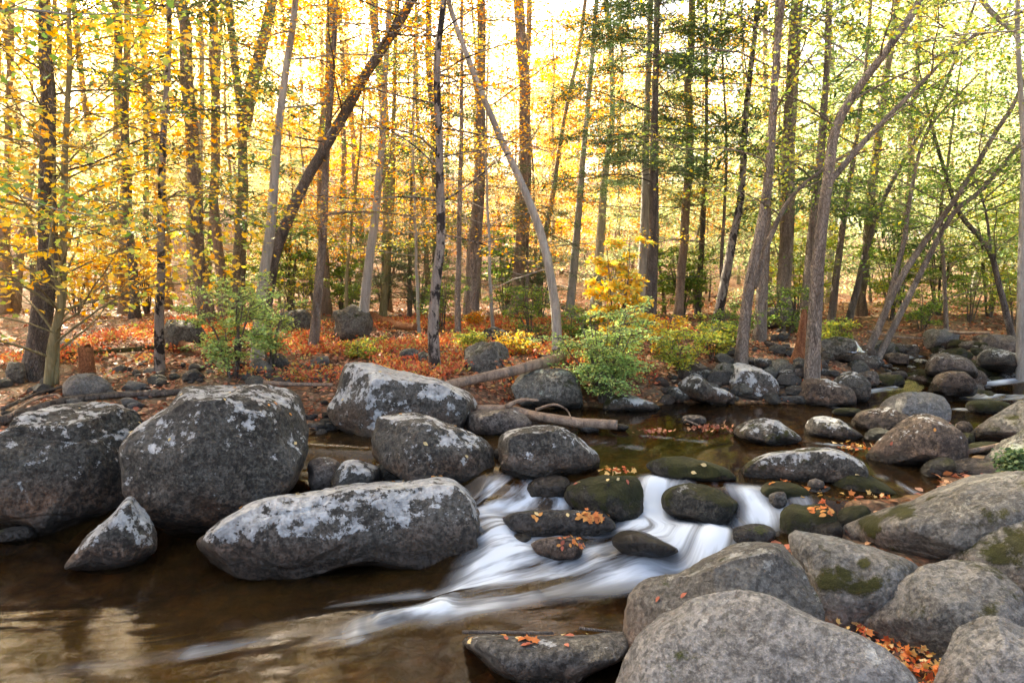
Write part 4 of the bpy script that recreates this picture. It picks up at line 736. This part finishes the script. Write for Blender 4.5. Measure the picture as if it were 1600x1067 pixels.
for i, (px, w, h, lm, lab) in enumerate([((352, 492), 2.2, 2.4, 'yg', 'tall airy yellow-green thicket plant behind the forked trunk'), ((455, 492), 2.4, 2.8, 'green', 'tall airy green understory bush left of the slightly leaning trunk'), ((535, 490), 2.2, 2.2, 'green', 'understory bush behind the tan boulder, deep in the shade'), ((600, 494), 2.4, 2.2, 'hemlock', 'dark low hemlock bush left of the mottled trunk'),
    ((655, 498), 2.4, 2.4, 'hemlock', 'dark low hemlock bush right behind the mottled trunk'), ((790, 494), 2.2, 2.4, 'green', 'tall green understory bush left of the root wad'), ((845, 498), 1.9, 1.8, 'hemlock', 'dark low hemlock bush behind the root wad'), ((1065, 497), 2.2, 2.0, 'green', 'green understory bush right of the tight trunk pair'),
    ((1245, 497), 2.4, 2.4, 'yg', 'tall yellow-green understory bush behind the rotten-based tree'), ((1400, 497), 2.8, 2.8, 'green', 'tall green understory bush behind the twin leaning stems'), ((1465, 492), 3.0, 3.4, 'green', 'tallest green understory bush on the far slope, right side'), ((1545, 495), 3.0, 3.6, 'yg', 'tall yellow-green understory bush left of the right-edge trunk'), ((1620, 495), 3.0, 3.2, 'green', 'tall green bush at the very right edge of the woods'), ((120, 492), 2.4, 2.2, 'gold', 'golden understory bush behind the leftmost dark trunk'), ((230, 490), 2.4, 2.6, 'gold', 'golden understory bush behind the thin mottled trunk')]):
    shrub('shrub', lab, px, w, h, lm, 9, 12, 70 + i, .075, shape='needle' if lm == 'hemlock' else 'oval')
# ---- logs, stump, root wad, sticks
def log(name, label, px, w, bark, Y=None, zoff=0., sides=12, cat='log', taper=.7, rough=.14, branches=(), group=None, seed=3):
    pts = []
    for q in px:
        pts.append(np.array(P(q[0], q[1], q[2])) if len(q) == 3 else PG(q[0], q[1]) + np.array([0, 0, zoff]))
    r = w / 2 / FPX * pts[0][1]; pts = spline(pts, .07); rr = np.linspace(r, r * taper, len(pts)); b = pts[len(pts) // 2].copy(); tb = TB()
    pts = pts + .015 * fbm(pts * 2 + seed, 2)[:, None] * np.array([1, 1, 1]) * min(1, r * 20)
    tb.tube(pts, rr, sides, rough, seed)
    for (q, bw) in branches:
        bp = spline([P(*k) for k in q], .05); tb.tube(bp, np.linspace(bw, bw * .3, len(bp)), 7, .1, seed + 1)
    o = link(name, tb.mesh(name, b), BK[bark], loc=b); tag(o, label, cat, group); return o
log('fallen_log', 'weathered brown log rising to a jagged root end behind the angular boulder', [(692, 604, .72), (740, 592, .78), (800, 580, .86), (850, 567, .93), (878, 558, .98)], 15, 'drift', taper=1.35)
log('fallen_log', 'pale stripped log with broken end jutting into the calm pool', [(745, 640, .55), (800, 640, .56), (850, 652, .53), (900, 660, .5), (964, 665, .48)], 15, 'drift', taper=.95, branches=[([(838, 640, .62), (865, 632, .7), (885, 640, .62), (893, 655, .55)], .02), ([(790, 636, .6), (815, 625, .68), (842, 626, .68)], .035)])
log('driftwood', 'dark driftwood trunk along the left bank behind the boulders', [(0, 668), (80, 640), (160, 628), (280, 620)], 15, 'driftdark', zoff=.06, taper=.7)
log('driftwood', 'thin grey forked driftwood branch at the far left bank', [(5, 650), (60, 625), (110, 612), (175, 608)], 7, 'driftdark', zoff=.08, taper=.4)
log('driftwood', 'pale curved root lying on the left bank', [(15, 665), (50, 640), (85, 630), (95, 636)], 6, 'drift', zoff=.1, taper=.6)
log('driftwood', 'long dark weathered pole running right behind the huge rounded boulder', [(170, 628), (240, 622), (330, 615), (400, 610)], 9, 'driftdark', zoff=.07)
log('driftwood', 'pale bare log peeping out behind the huge rounded boulder', [(400, 607), (450, 610), (520, 611)], 8, 'drift', zoff=.08)
log('fallen_log', 'mossy log lying behind the short stump', [(85, 562), (160, 556), (245, 549)], 10, 'mosslog', zoff=.06)
log('fallen_log', 'reddish broken log slanting down from the thin mottled trunk', [(258, 535), (290, 550), (330, 566), (355, 575)], 10, 'rotten', zoff=.12, taper=1.1)
log('fallen_log', 'rotting brown log in the woods behind the red groundcover', [(582, 500), (610, 512), (650, 520)], 13, 'rotten', zoff=.1)
log('fallen_log', 'grey fallen pole on the slope above the upper stream', [(1465, 535), (1500, 537), (1545, 538)], 5, 'drift', zoff=.2)
log('fallen_log', 'thin fallen trunk across the boulders of the upper stream', [(1355, 535), (1400, 543), (1445, 546)], 4, 'drift', zoff=.2)
log('fallen_log', 'fallen limb between trunks behind the pale block', [(1195, 545), (1240, 555), (1290, 560)], 6, 'driftdark', zoff=.1)
log('fallen_log', 'broken rust-coloured log propped among the trunks behind the far bank', [(1190, 508), (1210, 488), (1216, 500)], 9, 'rotten', zoff=.3)
log('driftwood', 'pale driftwood log on the right bank behind the smooth boulders', [(1512, 706, .52), (1540, 700, .56), (1575, 690, .62)], 9, 'drift')
log('stick', 'straight dark stick lying on the flat-topped slab', [(722, 987, .17), (790, 987, .17), (865, 989, .17)], 6, 'driftdark', cat='stick', taper=.8, rough=.05)
log('stick', 'short broken twig at the right end of the flat-topped slab', [(905, 981, .16), (935, 984, .16), (966, 988, .16)], 5, 'dark', cat='stick', rough=.05)
log('stick', 'thin stick leaning across the small pale stone in the calm pool', [(1070, 655, .5), (1100, 668, .43)], 3, 'drift', cat='stick')
rng = np.random.RandomState(3)
# stump
b = PG(136, 582); tb = TB(); n = 12
tb.tube(np.array([[b[0], b[1], b[2] - .1 + .06 * k] for k in range(9)]), np.linspace(.115, .09, 9), 16, .12, 4)
st = tb.mesh('stump', b); vv = np.zeros(len(st.vertices) * 3); st.vertices.foreach_get('co', vv); vv = vv.reshape(-1, 3); topm = vv[:, 2] > .3; vv[topm, 2] += .06 * fbm(vv[topm] * 14, 2) - .1 * (vv[topm, 0] > 0) * .3; st.vertices.foreach_set('co', vv.ravel())
tag(link('stump', st, BK['rotten'], loc=b), 'short orange-brown broken stump on the left bank', 'stump')
# rotten flare at the base of the big tree
b = PG(1245, 600); root = TB(); 
for k in range(9):
    a0 = P(1222 + k * 6 + rng.uniform(-3, 3), 604, .48); top = AT(1262 + rng.uniform(-8, 8), 505 - 0 + rng.uniform(-25, 40), a0[1] + .1)
    root.tube(spline([a0, a0 * .6 + top * .4 + np.array([.04, 0, -.05]), top], .06), np.linspace(.13, .03, len(spline([a0, a0 * .6 + top * .4 + np.array([.04, 0, -.05]), top], .06))), 8, .3, k)
tag(link('rotten_snag', root.mesh('rotten_snag', b), BK['rotten'], loc=b), 'splintered red-brown rotten snag leaning on the base of the split tree', 'snag')
# root wad of the weathered log
tb = TB(); b = P(872, 556, .98)
for k in range(16):
    dr = rng.randn(3); dr /= np.linalg.norm(dr); L_ = rng.uniform(.12, .3); tb.tube([b - dr * .03, b + dr * L_ * .5 + rng.randn(3) * .02, b + dr * L_], [.05, .028, .006], 7, .2, k)
tb.tube([b + [0, 0, -.02], b + [.02, 0, .12], b + [0, 0, .24]], [.07, .03, .004], 8, .25, 1)
tag(link('root_wad', tb.mesh('root_wad', b), BK['driftdark'], loc=b), 'grey splintered root wad at the raised end of the weathered log', 'root wad')

# ---- background forest: prototypes copied
def proto(kind, seed, bark, leafm, H, r, zl, nl, dens, L, size, trunks=1):
    rng = np.random.RandomState(seed); root = empty('background_tree', (0, 0, 0)); tb = TB(); acc = [[], []]; rise, curve, LL, nt, sh, sv, shape, _ = STY[kind]
    k = int(H / .8); zs = np.linspace(-.3, H, k); w = np.cumsum(rng.randn(k, 2) * .05, 0); pts = np.column_stack([w, zs]); rad = np.interp(zs, [-.3, .4, H * .7, H], [r * 1.3, r * .82, r * .45, .02]); tb.tube(pts, rad, 8, .06, seed)
    ga = 0
    for i in range(nl):
        z = zl[0] + (zl[1] - zl[0]) * (i + rng.rand()) / nl; p = np.array([np.interp(z, zs, pts[:, 0]), np.interp(z, zs, pts[:, 1]), z]); ga += 2.4
        limb(tb, p, ga, rise + rng.uniform(-.1, .2), curve, LL * L * rng.uniform(.6, 1.2) * (1.15 - .5 * z / H), .016, rng, nt, acc, dens, sh * 1.7, sv * 1.8)
    link('trunk', tb.mesh('trunk'), BK[bark], root); pp = np.concatenate(acc[0])
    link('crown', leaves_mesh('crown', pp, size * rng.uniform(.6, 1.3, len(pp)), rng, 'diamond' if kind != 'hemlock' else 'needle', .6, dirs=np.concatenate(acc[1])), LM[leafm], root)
    return root
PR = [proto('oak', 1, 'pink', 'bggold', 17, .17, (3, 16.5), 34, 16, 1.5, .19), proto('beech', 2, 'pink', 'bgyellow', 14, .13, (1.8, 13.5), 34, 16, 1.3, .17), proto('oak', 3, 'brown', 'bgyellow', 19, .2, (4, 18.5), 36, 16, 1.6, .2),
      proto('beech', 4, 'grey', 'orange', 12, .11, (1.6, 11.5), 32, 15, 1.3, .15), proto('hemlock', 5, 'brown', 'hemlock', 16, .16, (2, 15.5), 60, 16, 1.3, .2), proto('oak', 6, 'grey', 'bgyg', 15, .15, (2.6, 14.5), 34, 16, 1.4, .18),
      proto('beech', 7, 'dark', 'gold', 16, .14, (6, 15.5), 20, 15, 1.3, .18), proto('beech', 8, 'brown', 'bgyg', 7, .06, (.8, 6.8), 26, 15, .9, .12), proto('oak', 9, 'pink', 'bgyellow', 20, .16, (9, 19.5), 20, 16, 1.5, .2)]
LB = {0: 'golden-leaved tree in the sunlit woods far behind the stream', 1: 'yellow-leaved slender tree in the sunlit woods behind the stream', 2: 'tall yellow tree in the woods far behind the stream', 3: 'small orange-leaved beech in the woods behind the stream', 4: 'dark green hemlock standing in the woods behind the stream', 5: 'yellow-green tree in the woods behind the stream',
      6: 'dark-trunked tree with a high golden crown in the woods', 7: 'young yellow-green understory tree in the woods', 8: 'tall bare-trunked tree with golden top in the woods'}
usedp = set(); rb = np.random.RandomState(77); placed = []
def place_bg(k, x, y, s):
    z = G(x, y); src = PR[k]
    if k in usedp:
        r = src.copy(); COL.objects.link(r)
        for ch in src.children: c = ch.copy(); COL.objects.link(c); c.parent = r
    else: r = src; usedp.add(k)
    r.location = (x, y, z); r.rotation_euler = (rb.uniform(-.05, .05), rb.uniform(-.05, .05), rb.uniform(0, 6.3)); r.scale = (s, s, s * rb.uniform(.9, 1.1))
    tag(r, LB[k], 'tree', 'background trees: ' + LB[k].split(' in the')[0].split(' standing')[0])
cnt = 0
while cnt < 235:
    y = 14.5 + 55 * rb.rand() ** 1.1; x = rb.uniform(-.92, .92) * (y + 2)
    if y < 20 and x > 4 and abs(x - .62 * y) < 1.5: continue
    if any((x - a) ** 2 + (y - b_) ** 2 < (1.0 + y * .015) ** 2 for a, b_ in placed): continue
    t = x / y; pr = np.array([2, 2.2, 1.6, 1.6, .8, .5, 1.2, .6, 1.6])
    if t > .25: pr = np.array([.8, .5, .6, .5, .6, 3, .6, 2.5, .8])
    elif t < -.35: pr = np.array([1.5, 3, 2, .8, .3, .6, 1, .6, 1.5])
    elif -.15 < t < .3: pr = np.array([1.6, 1, 1, 2, 1.7, .5, 1.2, .6, 1.5])
    if y < 22: pr = pr * np.array([.1, .06, .1, .25, .4, .15, 2, .4, 2])
    k = rb.choice(9, p=pr / pr.sum()); placed.append((x, y)); place_bg(k, x, y, rb.uniform(.75, 1.15) * (1 if y < 24 else .72)); cnt += 1
for i in range(46):
    y = rb.uniform(17, 34); x = rb.uniform(-.85, .85) * y; k = 7 if x / y > .1 or rb.rand() < .35 else (1 if rb.rand() < .6 else 3)
    place_bg(k, x, y, rb.uniform(.3, .5) if k != 7 else rb.uniform(.5, .9))
for k, x, y in ((0, -9.5, 7.5), (2, -12, 10), (1, -10.5, 13), (5, -14, 14), (0, -8.2, 5.0), (2, 11.5, 8.5), (5, 13, 12)): place_bg(k, x, y, 1.05)  # unseen trees beside the frame, added to block bright sky reflected in the pool
for k in range(9):
    if k not in usedp: place_bg(k, 3 * k - 12, 40, 1)

# ---- ground stuff: leaf litter, red groundcover
def scatter(n, xr, yr, rng, f):
    x = rng.uniform(*xr, n); y = rng.uniform(*yr, n); kk = f(x, y); x, y = x[kk], y[kk]; return np.column_stack([x, y, ground(x, y) + .008])
rng = np.random.RandomState(9)
def dry(x, y): return sdnear(x, y) > .12
a = scatter(26000, (-9, 10), (5.8, 13), rng, lambda x, y: dry(x, y) & (np.abs(x) < y * .85) & (n2(x, y, .9, 7) > -.25)); b2 = scatter(14000, (-14, 16), (12, 26), rng, lambda x, y: np.abs(x) < y * .85); c = scatter(2600, (.6, 5), (2.0, 5.8), rng, dry)
pp = np.concatenate([a, b2, c]); sz = rng.uniform(.045, .085, len(pp)) * np.where(pp[:, 1] > 13, 1.4, 1) * rng.choice([.6, 1., 1.15], len(pp))
tag(link('fallen_leaves', leaves_mesh('fallen_leaves', pp + [0, 0, .008], sz, rng, 'oval', .35), LM['litter']), 'brown and rust fallen leaves carpeting the forest floor', 'leaf litter', kind='stuff')
g = scatter(75000, (-7.5, 4), (8.7, 15.5), rng, lambda x, y: dry(x, y) & (n2(x, y, .7, 31) + .25 * ss(y, 9, 10.5) + .1 > rng.rand(len(x)) * .5) & ((x < 1.2) | (n2(x, y, 1.2, 3) > .3)))
g[:, 2] += rng.uniform(0, .13, len(g))
dr = rng.randn(len(g), 3) * .5; dr[:, 2] = 1
tag(link('groundcover', leaves_mesh('groundcover', g, rng.uniform(.04, .075, len(g)), rng, 'diamond', .8, dirs=dr), LM['redcover']), 'low red and orange plants covering the bank under the trees', 'groundcover', kind='stuff')

# ---- single leaves lying on rocks
def leaf_one(sh, matn, seed):
    rng = np.random.RandomState(seed); me = leaves_mesh('fallen_leaf', np.zeros((1, 3)), 1., rng, sh, .05, dirs=np.array([[0, 1., 0]])); me.materials.append(LM[matn]); return me
for i_, c_ in enumerate([(.50, .15, .04), (.58, .26, .07), (.60, .46, .22), (.34, .10, .06)]): LM['one%d' % i_] = leaf_mat(['leaf_rust', 'leaf_orange', 'leaf_tan', 'leaf_brown_red'][i_], [c_, c_], .2)
LO = [leaf_one('maple', 'one0', 1), leaf_one('oval', 'one1', 2), leaf_one('oval', 'one2', 3), leaf_one('oval', 'one3', 4)]
rl = np.random.RandomState(4)
def leaf_on(key, n, label, kinds, s=(.04, .06), px=None):
    ob, w, f = ROCKS[key]; bv = BVHTree.FromPolygons([Vector(q) for q in w], [tuple(int(t) for t in q) for q in f]); c = 0; tr = 0
    x0, x1 = w[:, 0].min(), w[:, 0].max(); y0, y1 = w[:, 1].min(), w[:, 1].max()
    while c < n and tr < n * 20:
        tr += 1
        if px: p0 = ray(px[0] + rl.randn() * px[2], px[1] + rl.randn() * px[3]); h = bv.ray_cast(Vector(CAM), Vector(p0).normalized())
        else: h = bv.ray_cast(Vector((rl.uniform(x0, x1), rl.uniform(y0, (y0 + 2 * y1) / 3), 9)), Vector((0, 0, -1)))
        if h[0] is None or h[1].z < .45 or h[0].z < water_z(h[0].x, h[0].y) + .01: continue
        o = link('fallen_leaf', LO[kinds[rl.randint(len(kinds))]]); sc = rl.uniform(*s) * .8; o.scale = (sc,) * 3; o.location = h[0] + h[1] * .007
        o.rotation_euler = (h[1].to_track_quat('Z', 'Y') @ Vector((0, 0, 1)).rotation_difference(Vector((rl.uniform(-.15, .15), rl.uniform(-.15, .15), 1)))).to_euler()
        o.rotation_mode = 'QUATERNION'; from mathutils import Quaternion
        o.rotation_quaternion = h[1].to_track_quat('Z', 'Y') @ Quaternion((0, 0, 1), rl.uniform(0, 6.3)) @ Quaternion((1, 0, 0), rl.uniform(-.2, .3))
        tag(o, label, 'leaf', 'leaves: ' + label); c += 1
leaf_on('R9', 34, 'orange leaf in the pile on the flat black rock in the rapids', (0, 1, 1), (.04, .065), (925, 808, 16, 6)); leaf_on('R9', 5, 'pale leaf on the left half of the flat black rock', (2, 1), (.05, .06), (840, 808, 22, 4))
leaf_on('R10', 18, 'orange leaf on the brown wet slab in the foam', (0, 1, 3), (.035, .055), (888, 853, 9, 8)); leaf_on('R7', 5, 'small leaf on the mossy block in the rapids', (1, 2, 3)); leaf_on('R13', 2, 'pale leaf on the long low mossy rock above the fall', (2,), (.06, .07), (1070, 733, 25, 5))
leaf_on('R17', 12, 'curled orange leaf on the mossy block right of the foam', (0, 1), (.05, .08), (1280, 798, 14, 6)); leaf_on('R16b', 12, 'orange leaf on the flat dark rock by the mossy mound', (0, 1), (.05, .07)); leaf_on('R26', 9, 'leaf on the flat-topped dark slab', (1, 2, 3), (.045, .07)); leaf_on('R26', 5, 'reddish leaf in the cluster behind the stick on the slab', (3, 0), (.05, .07), (825, 1002, 8, 5))
leaf_on('R1', 5, 'small pink leaf on the left-edge boulder', (3, 2)); leaf_on('R2', 12, 'small dry leaf on top of the huge rounded boulder', (1, 2, 2)); leaf_on('R4', 8, 'tan leaf on the long low boulder', (2, 2, 1)); leaf_on('R3', 8, 'tiny leaf on the angular white-topped boulder', (2, 1)); leaf_on('R5', 4, 'leaf on the lichen-spotted dark boulder', (1, 2)); leaf_on('R15', 4, 'leaf on the mossy mound', (2, 1)); leaf_on('R16', 6, 'orange leaf on the low mossy rock under the ridged boulder', (0, 1)); leaf_on('R22', 3, 'leaf on the broad grey boulder', (3, 2)); leaf_on('R30', 3, 'leaf on the lichen-dotted round boulder', (3, 1))
# leaf drifts caught on the waterline and between boulders
def drift(label, cx, cy_, z, n, sx, sy, mt='leafbright', s=.05):
    rng = np.random.RandomState(int(cx)); c0 = P(cx, cy_, z); pp = rng.randn(n, 3) * np.array([sx, sy, .012]) ; pp[:, 2] = np.abs(pp[:, 2]) + rng.rand(n) * .03
    tag(link('leaf_drift', leaves_mesh('leaf_drift', pp, rng.uniform(.6, 1.2, n) * s, rng, 'maple', .6), LM[mt], loc=c0), label, 'leaf pile', kind='stuff')
drift('dark red leaves piled along a stick in the calm pool', 1112, 671, .42, 60, .16, .05, 'litter'); drift('rust leaves on a low snag in the calm pool', 1030, 676, .41, 26, .12, .03, 'litter'); drift('orange leaves caught beside the lichen-dotted round boulder', 1336, 700, .42, 30, .08, .06)
drift('red leaves caught above the mossy block', 965, 739, .42, 24, .10, .03); drift('orange leaves in the pocket between the foreground boulders', 1425, 1040, .12, 300, .16, .16, s=.036); drift('orange leaves in the crack between three grey boulders', 1300, 965, .12, 160, .10, .14, s=.04); drift('orange leaves among the stones by the mossy mound', 1340, 785, .36, 70, .18, .07, s=.045)

# ---- the luminous air between the trees
if HAZE:
    import bmesh
    bm = bmesh.new(); bmesh.ops.create_cube(bm, size=1); hm_ = bpy.data.meshes.new('haze'); bm.to_mesh(hm_); bm.free()
    m = NT('haze'); pv = m.n('VolumePrincipled', {'Color': (.95, .93, .88, 1), 'Density': HAZE, 'Anisotropy': .35}); m.t.links.new(pv.outputs[0], m.out.inputs['Volume'])
    hz = link('haze', hm_, m.m, loc=(0, 95, 40)); hz.scale = (1000, 1000, 100); tag(hz, 'thin bright air between the trees', 'haze', kind='stuff')
